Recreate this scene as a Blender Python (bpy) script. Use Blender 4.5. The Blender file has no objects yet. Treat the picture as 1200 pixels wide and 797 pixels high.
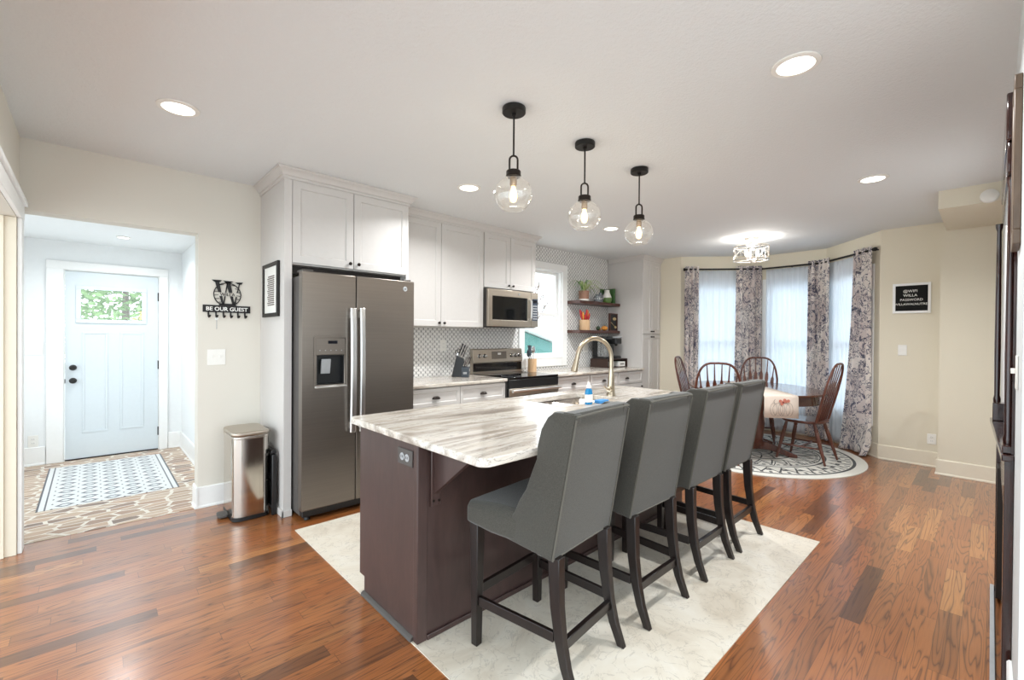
import bpy, bmesh, math, random
from mathutils import Vector, Matrix
R = math.radians
random.seed(7)
scene = bpy.context.scene
COL = scene.collection

# ---------------------------------------------------------------- camera
def make_camera():
    cam = bpy.data.cameras.new('camera'); co = bpy.data.objects.new('camera', cam); COL.objects.link(co)
    cam.sensor_fit = 'HORIZONTAL'; cam.sensor_width = 36.0
    cam.lens = 525.96 / 1200 * 36.0
    cam.clip_start = 0.01; cam.clip_end = 200
    fw = Vector((0.6837382, 0.72969572, -0.00679931)); rt = Vector((0.72972684, -0.68369649, 0.00760574)); up = Vector((-9.01212475e-04, 1.01619683e-02, 9.99947960e-01))
    m = Matrix.Identity(4)
    for i in range(3):
        m[i][0] = rt[i]; m[i][1] = up[i]; m[i][2] = -fw[i]
    m[2][3] = 1.3607
    co.matrix_world = m
    scene.camera = co
make_camera()
# ---------------------------------------------------------------- world, exposure
SKY = 3.1; EXPO = 0.27
LAMP_W = 24.0; HALL_W = 8.0; BULB = 1.5
w = bpy.data.worlds.new('sky'); scene.world = w; w.use_nodes = True
bg = w.node_tree.nodes['Background']; bg.inputs[0].default_value = (0.84, 0.94, 1.0, 1); bg.inputs[1].default_value = SKY
scene.view_settings.view_transform = 'Standard'; scene.view_settings.look = 'None'
scene.view_settings.gamma = 1.0; scene.view_settings.use_curve_mapping = False
scene.view_settings.exposure = EXPO

# ---------------------------------------------------------------- materials
def lin(c):
    return tuple(((v/255)/12.92 if v/255 <= .04045 else ((v/255+.055)/1.055)**2.4) for v in c)
class NT:
    def __init__(s, name):
        s.m = bpy.data.materials.new(name); s.m.use_nodes = True; s.t = s.m.node_tree; s.t.nodes.clear()
        s.out = s.t.nodes.new('ShaderNodeOutputMaterial')
    def n(s, typ, ins=None, **props):
        nd = s.t.nodes.new('ShaderNode'+typ)
        for k, v in props.items(): setattr(nd, k, v)
        for k, v in (ins or {}).items(): s.set(nd.inputs[k], v)
        return nd
    def set(s, inp, v):
        if isinstance(v, bpy.types.NodeSocket): s.t.links.new(v, inp)
        elif isinstance(v, bpy.types.Node): s.t.links.new(v.outputs[0], inp)
        elif isinstance(v, (tuple, list)) and inp.type == 'RGBA' and len(v) == 3: inp.default_value = (*v, 1)
        else: inp.default_value = v
    def math(s, op, a, b=0.0, c=None):
        nd = s.n('Math', operation=op); s.set(nd.inputs[0], a); s.set(nd.inputs[1], b)
        if c is not None: s.set(nd.inputs[2], c)
        return nd.outputs[0]
    def mix(s, f, a, b, blend='MIX'):
        nd = s.n('Mix', data_type='RGBA', blend_type=blend); s.set(nd.inputs[0], f); s.set(nd.inputs[6], a); s.set(nd.inputs[7], b)
        return nd.outputs[2]
    def ramp(s, f, stops, interp='LINEAR'):
        nd = s.n('ValToRGB'); s.set(nd.inputs[0], f); cr = nd.color_ramp; cr.interpolation = interp
        while len(cr.elements) < len(stops): cr.elements.new(.5)
        for e, (p, c) in zip(cr.elements, stops): e.position = p; e.color = (*c, 1)
        return nd.outputs[0]
    def obj(s, scale=(1, 1, 1), rot=(0, 0, 0), loc=(0, 0, 0)):
        tc = s.n('TexCoord'); mp = s.n('Mapping'); s.set(mp.inputs[0], tc.outputs['Object'])
        mp.inputs['Scale'].default_value = scale; mp.inputs['Rotation'].default_value = rot; mp.inputs['Location'].default_value = loc
        return mp.outputs[0]
    def sep(s, v):
        nd = s.n('SeparateXYZ'); s.set(nd.inputs[0], v); return nd.outputs
    def comb(s, x, y, z=0.0):
        nd = s.n('CombineXYZ'); s.set(nd.inputs[0], x); s.set(nd.inputs[1], y); s.set(nd.inputs[2], z); return nd.outputs[0]
    def noise(s, vec, scale, detail=3, rough=.5, dist=0.0):
        nd = s.n('TexNoise', {'Vector': vec, 'Scale': scale, 'Detail': detail, 'Roughness': rough, 'Distortion': dist}); return nd.outputs[0]
    def bump(s, h, strength=.2, dist=.01):
        nd = s.n('Bump', {'Height': h, 'Strength': strength, 'Distance': dist}); return nd.outputs[0]
    def finish(s, color, rough=.5, metal=0.0, normal=None, **kw):
        p = s.n('BsdfPrincipled'); s.set(p.inputs['Base Color'], color); s.set(p.inputs['Roughness'], rough); s.set(p.inputs['Metallic'], metal)
        if normal is not None: s.set(p.inputs['Normal'], normal)
        for k, v in kw.items(): s.set(p.inputs[k.replace('_', ' ')], v)
        s.t.links.new(p.outputs[0], s.out.inputs[0]); return s.m
def plain(name, c, rough=.5, metal=0.0, var=.04, nscale=30, bump=0.0, **kw):
    t = NT(name); v = t.obj(); n = t.noise(v, nscale, 3)
    c = lin(c); lo = tuple(x*(1-var) for x in c); hi = tuple(min(1, x*(1+var)) for x in c)
    col = t.ramp(n, [(.3, lo), (.7, hi)])
    return t.finish(col, rough, metal, t.bump(n, bump, .002) if bump else None, **kw)
def emit(name, c, s):
    t = NT(name); e = t.n('Emission', {'Color': lin(c), 'Strength': s}); t.t.links.new(e.outputs[0], t.out.inputs[0]); return t.m

M = {}
M['wall'] = plain('wall_paint', (222, 217, 206), .7, bump=.05, nscale=220, var=.01)
M['wall_cream'] = plain('wall_cream_paint', (226, 218, 198), .7, bump=.05, nscale=220, var=.01)
M['wall_hall'] = plain('wall_white_paint', (236, 238, 238), .7, var=.01)
M['wall_grey'] = plain('wall_pale_grey', (214, 216, 216), .7, var=.01)
t = NT('ceiling_texture'); v = t.obj(); n1 = t.noise(v, 60, 4, .6)
M['ceiling'] = t.finish(lin((228, 231, 232)), .85, 0, t.bump(n1, .35, .012))
M['trim'] = plain('trim_white', (242, 242, 240), .4, var=.01)
M['trim_cream'] = plain('trim_cream', (233, 224, 204), .45, var=.01)
M['cabinet'] = plain('cabinet_paint', (208, 204, 200), .42, var=.01)
M['gap_shade'] = plain('gap_shade_dark', (40, 34, 30), .6)  # dark colour for the shade in the refrigerator gap
M['bronze'] = plain('dark_bronze', (52, 46, 42), .35, .8)
M['black'] = plain('black_plastic', (22, 22, 23), .35)
M['black_metal'] = plain('black_metal', (26, 23, 21), .45, .3)
M['white_plastic'] = plain('white_plastic', (238, 236, 230), .35, var=.01)
M['chrome'] = plain('polished_steel', (215, 215, 215), .12, 1.0, var=.02)
M['glass_black'] = plain('black_glass', (14, 15, 17), .06, var=.02)
M['nickel'] = plain('brushed_nickel', (196, 182, 160), .28, 1.0)
def brushed(name, c, rough=.3, axis='Z', metal=1.0, r2=.1):
    t = NT(name); sc = (160, 160, 2) if axis == 'Z' else ((2, 160, 160) if axis == 'X' else (160, 2, 160))
    n = t.noise(t.obj(scale=sc), 1.0, 3)
    c = lin(c); col = t.ramp(n, [(.3, tuple(x*.95 for x in c)), (.7, tuple(min(1, x*1.04) for x in c))])
    r = t.math('ADD', t.math('MULTIPLY', n, r2), rough - r2/2)
    return t.finish(col, r, metal, t.bump(n, .04, .001))
M['slate'] = brushed('slate_steel', (128, 120, 112), .36, 'X', .85)
M['slate_side'] = plain('slate_side', (84, 80, 77), .5, .3)
M['steel'] = brushed('stainless_steel', (205, 198, 190), .26, 'X')
M['handle'] = plain('bright_handle_steel', (226, 225, 223), .3, 1., var=.01)
M['steel_mirror'] = brushed('mirror_stainless', (200, 194, 186), .12, 'Z', 1.0, .05)
M['warm_steel'] = brushed('warm_stainless', (188, 178, 165), .32, 'X')

def wood(name, c1, c2, rough=.35, scale=(3, 30, 30), coat=0.0):
    t = NT(name); v = t.obj(scale=scale); n = t.noise(v, 1.2, 5, .6, 1.2); n2 = t.noise(v, 6, 3)
    f = t.math('ADD', t.math('MULTIPLY', n, .75), t.math('MULTIPLY', n2, .25))
    return t.finish(t.ramp(f, [(.3, lin(c1)), (.7, lin(c2))]), rough, 0, t.bump(n2, .05, .002), Coat_Weight=coat)
M['island'] = wood('island_espresso', (58, 43, 40), (76, 57, 53), .36, (8, 8, 2))
M['leg_wood'] = wood('espresso_leg', (21, 16, 15), (35, 25, 22), .3, (25, 25, 3))
M['chair_wood'] = wood('brown_chair_wood', (70, 36, 26), (112, 62, 44), .3, (25, 25, 3), .2)
M['table_wood'] = wood('table_brown', (62, 38, 30), (100, 64, 48), .2, (3, 30, 30), .4)
M['shelf_wood'] = wood('walnut_shelf', (52, 30, 24), (94, 56, 44), .4, (3, 40, 40))
M['mantel'] = wood('mantel_dark', (26, 14, 12), (62, 28, 22), .14, (20, 20, 3), .3)
M['frame_bronze'] = wood('frame_bronze', (88, 72, 58), (120, 100, 82), .35, (20, 20, 3))
M['crate'] = wood('dark_crate', (40, 26, 20), (66, 42, 32), .5)
M['lightwood'] = wood('light_wood', (196, 158, 118), (218, 184, 146), .55, (30, 30, 4))

# hardwood floor, planks along X
t = NT('hardwood'); x, y, z = t.sep(t.obj())
PW = .083
yr = t.math('DIVIDE', y, PW); row = t.math('FLOOR', yr)
wn = t.n('TexWhiteNoise', {'W': row}, noise_dimensions='1D')
xs = t.math('ADD', x, t.math('MULTIPLY', wn.outputs[0], 7.3))
ln = t.math('ADD', t.math('MULTIPLY', wn.outputs[0], .35), .55)
xr = t.math('DIVIDE', xs, ln); pid = t.math('FLOOR', xr)
wn2 = t.n('TexWhiteNoise', {'Vector': t.comb(row, pid, 0.)}, noise_dimensions='3D')
rnd = wn2.outputs[0]
gv = t.comb(t.math('ADD', t.math('MULTIPLY', x, .55), t.math('MULTIPLY', rnd, 17.)), t.math('MULTIPLY', y, 8.0), t.math('MULTIPLY', rnd, 40.))
g1 = t.n('TexNoise', {'Vector': gv, 'Scale': 2.0, 'Detail': 2, 'Roughness': .45, 'Distortion': .5}).outputs[0]
gw = t.math('FRACT', t.math('MULTIPLY', g1, 12.))
gline = t.math('POWER', t.math('ABSOLUTE', t.math('SUBTRACT', t.math('MULTIPLY', gw, 2.), 1.)), 4.)
fine = t.noise(t.comb(t.math('MULTIPLY', x, 6.), t.math('MULTIPLY', y, 130.), rnd), 1.6, 3)
base = t.ramp(rnd, [(0., lin((98, 60, 34))), (.15, lin((140, 85, 45))), (.5, lin((168, 104, 56))), (.85, lin((156, 91, 46))), (1., lin((186, 126, 72)))])
base = t.mix(t.math('MULTIPLY', gline, .8), base, lin((64, 32, 15)))
base = t.mix(t.math('MULTIPLY', t.math('SUBTRACT', fine, .35), .55), base, lin((92, 50, 24)))
fy = t.math('FRACT', yr); ey = t.math('MINIMUM', fy, t.math('SUBTRACT', 1., fy))
fx = t.math('FRACT', xr); ex = t.math('MULTIPLY', t.math('MINIMUM', fx, t.math('SUBTRACT', 1., fx)), ln)
gap = t.math('MAXIMUM', t.math('LESS_THAN', ey, .012), t.math('LESS_THAN', ex, .0012))
base = t.mix(t.math('MULTIPLY', gap, .55), base, lin((40, 22, 14)))
rg = t.math('ADD', .13, t.math('MULTIPLY', fine, .14))
M['hardwood'] = t.finish(base, rg, 0, t.bump(t.math('SUBTRACT', fine, gap), .1, .002), Coat_Weight=.7, Coat_Roughness=.28, Coat_IOR=1.6)

# cream porcelain tile
t = NT('porcelain_tile'); v = t.obj(); x, y, z = t.sep(v)
n = t.noise(v, 2.2, 6, .62, 1.6); n2 = t.noise(v, 9, 4, .6, 1)
vein = t.math('LESS_THAN', t.math('ABSOLUTE', t.math('SUBTRACT', n2, .5)), .012)
c = t.ramp(n, [(.3, lin((206, 194, 176))), (.5, lin((224, 215, 199))), (.72, lin((232, 226, 214)))])
c = t.mix(t.math('MULTIPLY', vein, .28), c, lin((150, 140, 128)))
M['tile'] = t.finish(c, .28, 0)
# streaked quartzite
def quartz(name, sx=.8, ang=10, light=(224, 218, 209)):
    t = NT(name); v = t.obj(scale=(sx, 4.2, 4.2), rot=(0, 0, R(ang)))
    n = t.noise(v, 1.3, 6, .56, 1.2); n2 = t.noise(v, 3.5, 5, .65, .8)
    c = t.ramp(n, [(.30, lin((150, 138, 127))), (.40, lin((186, 176, 164))), (.50, lin(light)), (.58, lin((212, 203, 190))), (.66, lin((172, 163, 152))), (.74, lin((222, 217, 210)))])
    c = t.mix(t.math('MULTIPLY', t.math('LESS_THAN', t.math('ABSOLUTE', t.math('SUBTRACT', n2, .52)), .012), .5), c, lin((128, 116, 106)))
    return t.finish(c, .12, 0)
M['quartz'] = quartz('streaked_quartzite')
# basket weave backsplash mosaic on the XZ plane
t = NT('mosaic_backsplash'); x, y, z = t.sep(t.obj())
rz = t.math('DIVIDE', z, .028); rw = t.math('FLOOR', rz); fz = t.math('FRACT', rz)
u = t.math('ADD', t.math('DIVIDE', x, .058), t.math('MULTIPLY', t.math('MODULO', rw, 2.), .5)); fu = t.math('FRACT', u)
du = t.math('MINIMUM', fu, t.math('SUBTRACT', 1., fu)); dz = t.math('MINIMUM', fz, t.math('SUBTRACT', 1., fz))
dot = t.math('MULTIPLY', t.math('LESS_THAN', du, .10), t.math('GREATER_THAN', dz, .18))
grout = t.math('MAXIMUM', t.math('LESS_THAN', dz, .09), t.math('MULTIPLY', t.math('LESS_THAN', du, .14), t.math('GREATER_THAN', du, .10)))
wr = t.n('TexWhiteNoise', {'Vector': t.comb(t.math('FLOOR', t.math('ADD', u, .5)), rw, 1.)}, noise_dimensions='3D').outputs[0]
c = t.mix(grout, t.ramp(t.noise(t.obj(), 25, 3), [(.3, lin((222, 220, 217))), (.7, lin((240, 239, 236)))]), lin((190, 188, 184)))
c = t.mix(dot, c, t.ramp(wr, [(0., lin((106, 108, 112))), (1., lin((160, 160, 162)))]))
M['mosaic'] = t.finish(c, .25, 0, t.bump(grout, -.3, .002))
# entry stone: elongated brick-like stones
t = NT('entry_stone'); v = t.obj(); nz = t.n('TexNoise', {'Vector': v, 'Scale': 5., 'Detail': 1.}).outputs[1]
vm = t.n('VectorMath', operation='MULTIPLY_ADD'); t.set(vm.inputs[0], nz); vm.inputs[1].default_value = (.16, .07, 0); t.set(vm.inputs[2], v)
sv = t.n('VectorMath', operation='MULTIPLY'); t.set(sv.inputs[0], v); sv.inputs[1].default_value = (6.2, 13., 1)
ve = t.n('TexVoronoi', {'Vector': sv.outputs[0], 'Scale': 1., 'Randomness': .75}, voronoi_dimensions='2D', feature='DISTANCE_TO_EDGE')
vc = t.n('TexVoronoi', {'Vector': sv.outputs[0], 'Scale': 1., 'Randomness': .75}, voronoi_dimensions='2D', feature='F1')
rv = t.sep(vc.outputs[1])[0]; n = t.noise(t.obj(scale=(8, 14, 1)), 2, 3, .5)
c = t.ramp(rv, [(0., lin((128, 108, 96))), (.2, lin((196, 160, 134))), (.45, lin((212, 188, 162))), (.7, lin((178, 148, 122))), (1., lin((222, 202, 180)))])
c = t.mix(t.math('MULTIPLY', n, .45), c, lin((150, 130, 116)))
gr = t.math('LESS_THAN', ve.outputs[0], .075)
c = t.mix(gr, c, lin((228, 220, 208)))
M['stone'] = t.finish(c, .5, 0, t.bump(gr, -.3, .003))
# entry inlay mosaic (object origin at inlay corner)
IX0, IX1, IY0, IY1 = -.31, .575, 4.94, 6.45
t = NT('entry_inlay'); x, y, z = t.sep(t.obj())
uu = t.math('DIVIDE', t.math('SUBTRACT', x, IX0 + .085), (IX1-IX0-.17)/5); vv = t.math('DIVIDE', t.math('SUBTRACT', y, IY0), (IY1-IY0)/11)
fu = t.math('ABSOLUTE', t.math('SUBTRACT', t.math('FRACT', uu), .5)); fv = t.math('ABSOLUTE', t.math('SUBTRACT', t.math('FRACT', vv), .5))
d = t.math('ADD', t.math('DIVIDE', fu, .40), t.math('DIVIDE', fv, .42)); d = t.math('MAXIMUM', d, t.math('DIVIDE', fv, .30))
ring = t.math('MULTIPLY', t.math('LESS_THAN', d, 1.), t.math('GREATER_THAN', d, .58))
cu = t.math('SUBTRACT', .5, fu); cv = t.math('SUBTRACT', .5, fv)
dots = t.math('LESS_THAN', t.math('ADD', t.math('DIVIDE', cu, .055), t.math('DIVIDE', cv, .13)), 1.)
pat = t.math('MAXIMUM', ring, dots)
inb = t.math('MULTIPLY', t.math('GREATER_THAN', x, IX0+.07), t.math('LESS_THAN', x, IX1-.07))
ed = t.math('MINIMUM', t.math('SUBTRACT', x, IX0), t.math('SUBTRACT', IX1, x))
line = t.math('MAXIMUM', t.math('LESS_THAN', ed, .012), t.math('MULTIPLY', t.math('LESS_THAN', ed, .052), t.math('GREATER_THAN', ed, .042)))
f = t.math('MAXIMUM', t.math('MULTIPLY', pat, inb), line)
M['inlay'] = t.finish(t.mix(f, lin((226, 227, 226)), lin((78, 82, 92))), .35)
# stool fabric
t = NT('grey_linen'); v = t.obj(); n = t.noise(t.obj(scale=(900, 900, 140)), 1., 2); n2 = t.noise(t.obj(scale=(140, 140, 900)), 1., 2); n3 = t.noise(v, 6, 3)
f = t.math('ADD', t.math('MULTIPLY', n, .5), t.math('MULTIPLY', n2, .5))
c = t.ramp(f, [(.35, lin((48, 46, 41))), (.65, lin((77, 74, 66)))])
M['linen'] = t.finish(c, .95, 0, t.bump(f, .25, .002), Sheen_Weight=.25)
M['piping'] = plain('linen_piping', (92, 89, 81), .9)
# curtain paisley
t = NT('paisley_curtain'); v = t.obj(scale=(1, 1, .75)); nz = t.n('TexNoise', {'Vector': v, 'Scale': 5.5, 'Detail': 2.}).outputs[1]
vm = t.n('VectorMath', operation='MULTIPLY_ADD'); t.set(vm.inputs[0], nz); vm.inputs[1].default_value = (.35, .35, .35); t.set(vm.inputs[2], v)
a = t.noise(vm.outputs[0], 9, 4, .6, 1.5); b = t.noise(vm.outputs[0], 4, 2)
l1 = t.math('LESS_THAN', t.math('ABSOLUTE', t.math('SUBTRACT', a, .5)), .022)
l2 = t.math('MULTIPLY', t.math('GREATER_THAN', a, .58), t.math('GREATER_THAN', b, .5))
f = t.math('MAXIMUM', l1, l2)
c = t.mix(t.math('MULTIPLY', f, .85), t.ramp(b, [(.4, lin((246, 240, 235))), (.7, lin((226, 214, 210)))]), lin((66, 72, 104)))
bs = t.n('BsdfDiffuse', {'Color': c, 'Roughness': .8}); tr = t.n('BsdfTranslucent', {'Color': c}); mx = t.n('MixShader', {0: .38, 1: bs.outputs[0], 2: tr.outputs[0]})
t.t.links.new(mx.outputs[0], t.out.inputs[0]); M['curtain'] = t.m
# sheer
t = NT('white_sheer'); n = t.noise(t.obj(scale=(60, 60, 2)), 1., 2)
bs = t.n('BsdfDiffuse', {'Color': lin((246, 248, 250))}); tr = t.n('BsdfTranslucent', {'Color': lin((232, 242, 252))}); tp = t.n('BsdfTransparent')
m1 = t.n('MixShader', {0: .5, 1: bs.outputs[0], 2: tr.outputs[0]}); m2 = t.n('MixShader', {0: t.math('ADD', .04, t.math('MULTIPLY', n, .2)), 1: m1.outputs[0], 2: tp.outputs[0]})
t.t.links.new(m2.outputs[0], t.out.inputs[0]); M['sheer'] = t.m
# clear glass
def clear(name, tint=(1, 1, 1), ior=1.45, boost=1.0, body=0.0):
    t = NT(name); lw = t.n('LayerWeight', {'Blend': .5}); gl = t.n('BsdfGlossy', {'Color': (1, 1, 1), 'Roughness': .02}); tp = t.n('BsdfTransparent', {'Color': tint})
    f0 = ((ior-1)/(ior+1))**2; f = t.math('MINIMUM', t.math('MULTIPLY', t.math('ADD', f0, t.math('MULTIPLY', t.math('POWER', lw.outputs[1], 5.), 1-f0)), boost), 1.)
    mx = t.n('MixShader', {0: f, 1: tp.outputs[0], 2: gl.outputs[0]})
    if body:
        df = t.n('BsdfDiffuse', {'Color': (.9, .88, .84)}); mx = t.n('MixShader', {0: body, 1: mx.outputs[0], 2: df.outputs[0]})
    t.t.links.new(mx.outputs[0], t.out.inputs[0]); return t.m
M['pane'] = clear('window_glass')
M['globe'] = clear('globe_glass', (.985, .985, .98), 1.45, 1.6, .03)
M['jar_glass'] = clear('jar_glass', (.75, .78, .80), 1.5, 1.2, .15)
M['blue_soap'] = plain('blue_soap', (36, 134, 190), .2)
M['bulb'] = emit('warm_bulb', (255, 214, 150), 4.5)
M['led'] = emit('led_disc', (255, 250, 240), 4.)
M['chand_bulb'] = emit('chandelier_bulb', (255, 246, 230), 4.)
M['socket'] = plain('socket_brass', (150, 128, 104), .4, .8)
# rug (object origin = centre)
t = NT('round_rug'); x, y, z = t.sep(t.obj())
r = t.math('SQRT', t.math('ADD', t.math('MULTIPLY', x, x), t.math('MULTIPLY', y, y))); th = t.math('DIVIDE', t.math('ARCTAN2', y, x), 2*math.pi)
def band(a, b): return t.math('MULTIPLY', t.math('GREATER_THAN', r, a), t.math('LESS_THAN', r, b))
def tri(k, ph=0.): return t.math('MULTIPLY', t.math('PINGPONG', t.math('ADD', t.math('MULTIPLY', th, k), 100+ph), .5), 2.)
def zig(a, b, k, wd):
    e = t.math('ADD', a, t.math('MULTIPLY', tri(k), b-a)); return t.math('MULTIPLY', t.math('LESS_THAN', t.math('ABSOLUTE', t.math('SUBTRACT', r, e)), wd), band(a-wd, b+wd))
def ticks(a, b, k, duty): return t.math('MULTIPLY', band(a, b), t.math('LESS_THAN', tri(k), duty))
f = None
for q in (band(1.00, 1.03), band(.74, .765), band(.70, .712), band(.42, .445), zig(.80, .96, 36, .02), ticks(.86, .90, 36, .35), ticks(.66, .69, 60, .5), zig(.48, .64, 24, .02), zig(.55, .70, 24, .012), band(.22, .24), zig(.26, .40, 16, .02), zig(.05, .2, 10, .02), ticks(.94, .99, 72, .35)):
    f = q if f is None else t.math('MAXIMUM', f, q)
n = t.noise(t.obj(), 220, 2)
M['rug'] = t.finish(t.mix(t.math('MULTIPLY', f, .92), t.ramp(n, [(.3, lin((206, 204, 196))), (.7, lin((226, 223, 214)))]), lin((40, 44, 50))), .95, 0, t.bump(n, .3, .003))
M['runner'] = plain('runner_cloth', (228, 214, 200), .9, nscale=200)
M['ink'] = plain('ink_grey', (120, 110, 104), .8)
M['blush'] = plain('blush_flower', (206, 128, 108), .8)
M['rosedark'] = plain('dark_flower_heart', (120, 48, 48), .8)
M['paper'] = plain('white_paper', (240, 239, 234), .7, var=.01)
M['felt'] = plain('black_felt', (8, 8, 9), .9)
M['leaf'] = plain('leaf_green', (112, 146, 84), .5, var=.2)
M['leaf_pale'] = plain('leaf_pale_green', (176, 192, 130), .5, var=.15)
M['terracotta'] = plain('brown_pot', (150, 112, 92), .7, var=.1)
M['bark'] = plain('grey_bark', (120, 106, 96), .9, var=.2)
M['conifer'] = plain('conifer_needles', (120, 150, 96), .8, var=.3)
M['conifer_gold'] = plain('golden_needles', (186, 176, 104), .8, var=.25)
M['teal'] = plain('teal_siding', (84, 130, 124), .7)
M['grass'] = plain('lawn', (120, 130, 96), .95, var=.15, nscale=8)
M['bounce_ground'] = plain('pale_bounce_ground', (206, 207, 206), .9, var=.03, nscale=4)  # outside ground colour, kept pale so it bounces light indoors
M['green_book'] = plain('green_cover', (58, 98, 50), .5)
M['red'] = plain('red_chili', (176, 44, 48), .5, var=.2)
M['white_ceramic'] = plain('white_ceramic', (232, 230, 222), .3)
M['green_ceramic'] = plain('green_ceramic', (92, 120, 60), .3)
M['dark_green'] = plain('dark_green', (48, 66, 46), .6)
M['orange'] = plain('orange_skin', (214, 142, 58), .55, var=.1)
M['gold'] = plain('pale_gold', (210, 188, 140), .35, .6)
M['grey_glass'] = plain('grey_glass', (120, 124, 128), .15)
M['utensil'] = plain('slate_silicone', (58, 66, 74), .5)
M['sponge'] = plain('blue_sponge', (70, 140, 200), .9)
M['dark_mirror'] = plain('old_mirror', (120, 126, 134), .08, 1.)
M['label_grey'] = plain('label_grey', (168, 170, 172), .5)
M['display'] = plain('display_dark', (18, 20, 26), .1)
M['door_paint'] = plain('door_paint', (214, 222, 226), .45, var=.01)
M['screen_blue'] = plain('control_panel', (66, 72, 84), .2)

# ---------------------------------------------------------------- mesh helpers
class MB:
    def __init__(s): s.bm = bmesh.new()
    def face(s, vs):
        try: return s.bm.faces.new(vs)
        except ValueError: return None
    def box(s, x0, x1, y0, y1, z0, z1):
        vs = [s.bm.verts.new(p) for p in ((x0,y0,z0),(x1,y0,z0),(x1,y1,z0),(x0,y1,z0),(x0,y0,z1),(x1,y0,z1),(x1,y1,z1),(x0,y1,z1))]
        for q in ((3,2,1,0),(4,5,6,7),(0,1,5,4),(1,2,6,5),(2,3,7,6),(3,0,4,7)): s.face([vs[i] for i in q])
        return s
    def hexa(s, lo, hi):
        """lo, hi: four points each (same winding)"""
        a = [s.bm.verts.new(p) for p in lo]; b = [s.bm.verts.new(p) for p in hi]; n = len(a)
        s.face(a[::-1]); s.face(b)
        for i in range(n): s.face([a[i], a[(i+1) % n], b[(i+1) % n], b[i]])
        return s
    def prism(s, poly, f0, f1):
        """poly of 2d pts, f0/f1 map 2d -> 3d for both ends"""
        return s.hexa([f0(*p) for p in poly], [f1(*p) for p in poly])
    def loft(s, rings, cap=True, close=False):
        L = [[s.bm.verts.new(p) for p in r] for r in rings]; n = len(L[0])
        for a, b in zip(L, L[1:] + ([L[0]] if close else [])):
            for i in range(n): s.face([a[i], a[(i+1) % n], b[(i+1) % n], b[i]])
        if cap and not close: s.face(L[0][::-1]); s.face(L[-1])
        return s
    def tube(s, pts, r, seg=8, closed=False, flat=1.0):
        pts = [Vector(p) for p in pts]; n = len(pts); rs = r if isinstance(r, (list, tuple)) else [r]*n
        up = None; rings = []
        for i in range(n):
            if closed: d = pts[(i+1) % n] - pts[i-1]
            else: d = pts[min(i+1, n-1)] - pts[max(i-1, 0)]
            d.normalize()
            if up is None:
                up = Vector((0, 0, 1)) if abs(d.z) < .9 else Vector((1, 0, 0))
            sx = d.cross(up)
            if sx.length < 1e-4: sx = d.cross(Vector((0, 1, 0)))
            sx.normalize(); up = sx.cross(d).normalized()
            rings.append([pts[i] + (sx*math.cos(2*math.pi*k/seg) + up*flat*math.sin(2*math.pi*k/seg))*rs[i] for k in range(seg)])
        return s.loft(rings, True, closed)
    def cyl(s, p0, p1, r0, r1=None, seg=20):
        return s.tube([p0, p1], [r0, r1 if r1 is not None else r0], seg)
    def lathe(s, prof, c=(0, 0, 0), seg=24, axis='Z', cap=True, sx=1.0, sy=1.0):
        rings = []
        for r, h in prof:
            ring = []
            for k in range(seg):
                a = 2*math.pi*k/seg; u, v = max(r, 1e-5)*math.cos(a)*sx, max(r, 1e-5)*math.sin(a)*sy
                p = (u, v, h) if axis == 'Z' else ((u, h, v) if axis == 'Y' else (h, u, v))
                ring.append((c[0]+p[0], c[1]+p[1], c[2]+p[2]))
            rings.append(ring)
        return s.loft(rings, cap)
    def sphere(s, c, r, sx=1, sy=1, sz=1, seg=16, rg=10):
        return s.lathe([(r*math.sin(math.pi*i/rg), -r*sz*math.cos(math.pi*i/rg)) for i in range(rg+1)], c, seg, 'Z', True, sx, sy)
    def sweep(s, path, prof):
        """path: xy points; prof: closed (outward offset, z); outward = right of travel"""
        n = len(path); P = [Vector((p[0], p[1])) for p in path]; rings = []
        for i in range(n):
            ds = []
            if i > 0: ds.append((P[i]-P[i-1]).normalized())
            if i < n-1: ds.append((P[i+1]-P[i]).normalized())
            ns = [Vector((d.y, -d.x)) for d in ds]
            if len(ns) == 2: m = (ns[0]+ns[1]).normalized(); m = m/max(.2, m.dot(ns[0]))
            else: m = ns[0]
            rings.append([(P[i].x+m.x*o, P[i].y+m.y*o, z) for o, z in prof])
        return s.loft(rings)
    def grid(s, fn, nu, nv):
        V = [[s.bm.verts.new(fn(i/nu, j/nv)) for j in range(nv+1)] for i in range(nu+1)]
        for i in range(nu):
            for j in range(nv): s.face([V[i][j], V[i+1][j], V[i+1][j+1], V[i][j+1]])
        return s
    def plate_hole(s, x0, x1, z0, z1, hx0, hx1, hz0, hz1, yf, yb):
        o = [(x0,z0),(x1,z0),(x1,z1),(x0,z1)]; h = [(hx0,hz0),(hx1,hz0),(hx1,hz1),(hx0,hz1)]
        V = {}
        for nm, q, yy in (('of',o,yf),('hf',h,yf),('ob',o,yb),('hb',h,yb)): V[nm] = [s.bm.verts.new((a, yy, b)) for a, b in q]
        for i in range(4):
            j = (i+1) % 4
            s.face([V['of'][i], V['of'][j], V['hf'][j], V['hf'][i]]); s.face([V['ob'][j], V['ob'][i], V['hb'][i], V['hb'][j]])
            s.face([V['ob'][i], V['ob'][j], V['of'][j], V['of'][i]]); s.face([V['hf'][i], V['hf'][j], V['hb'][j], V['hb'][i]])
        return s
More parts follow.
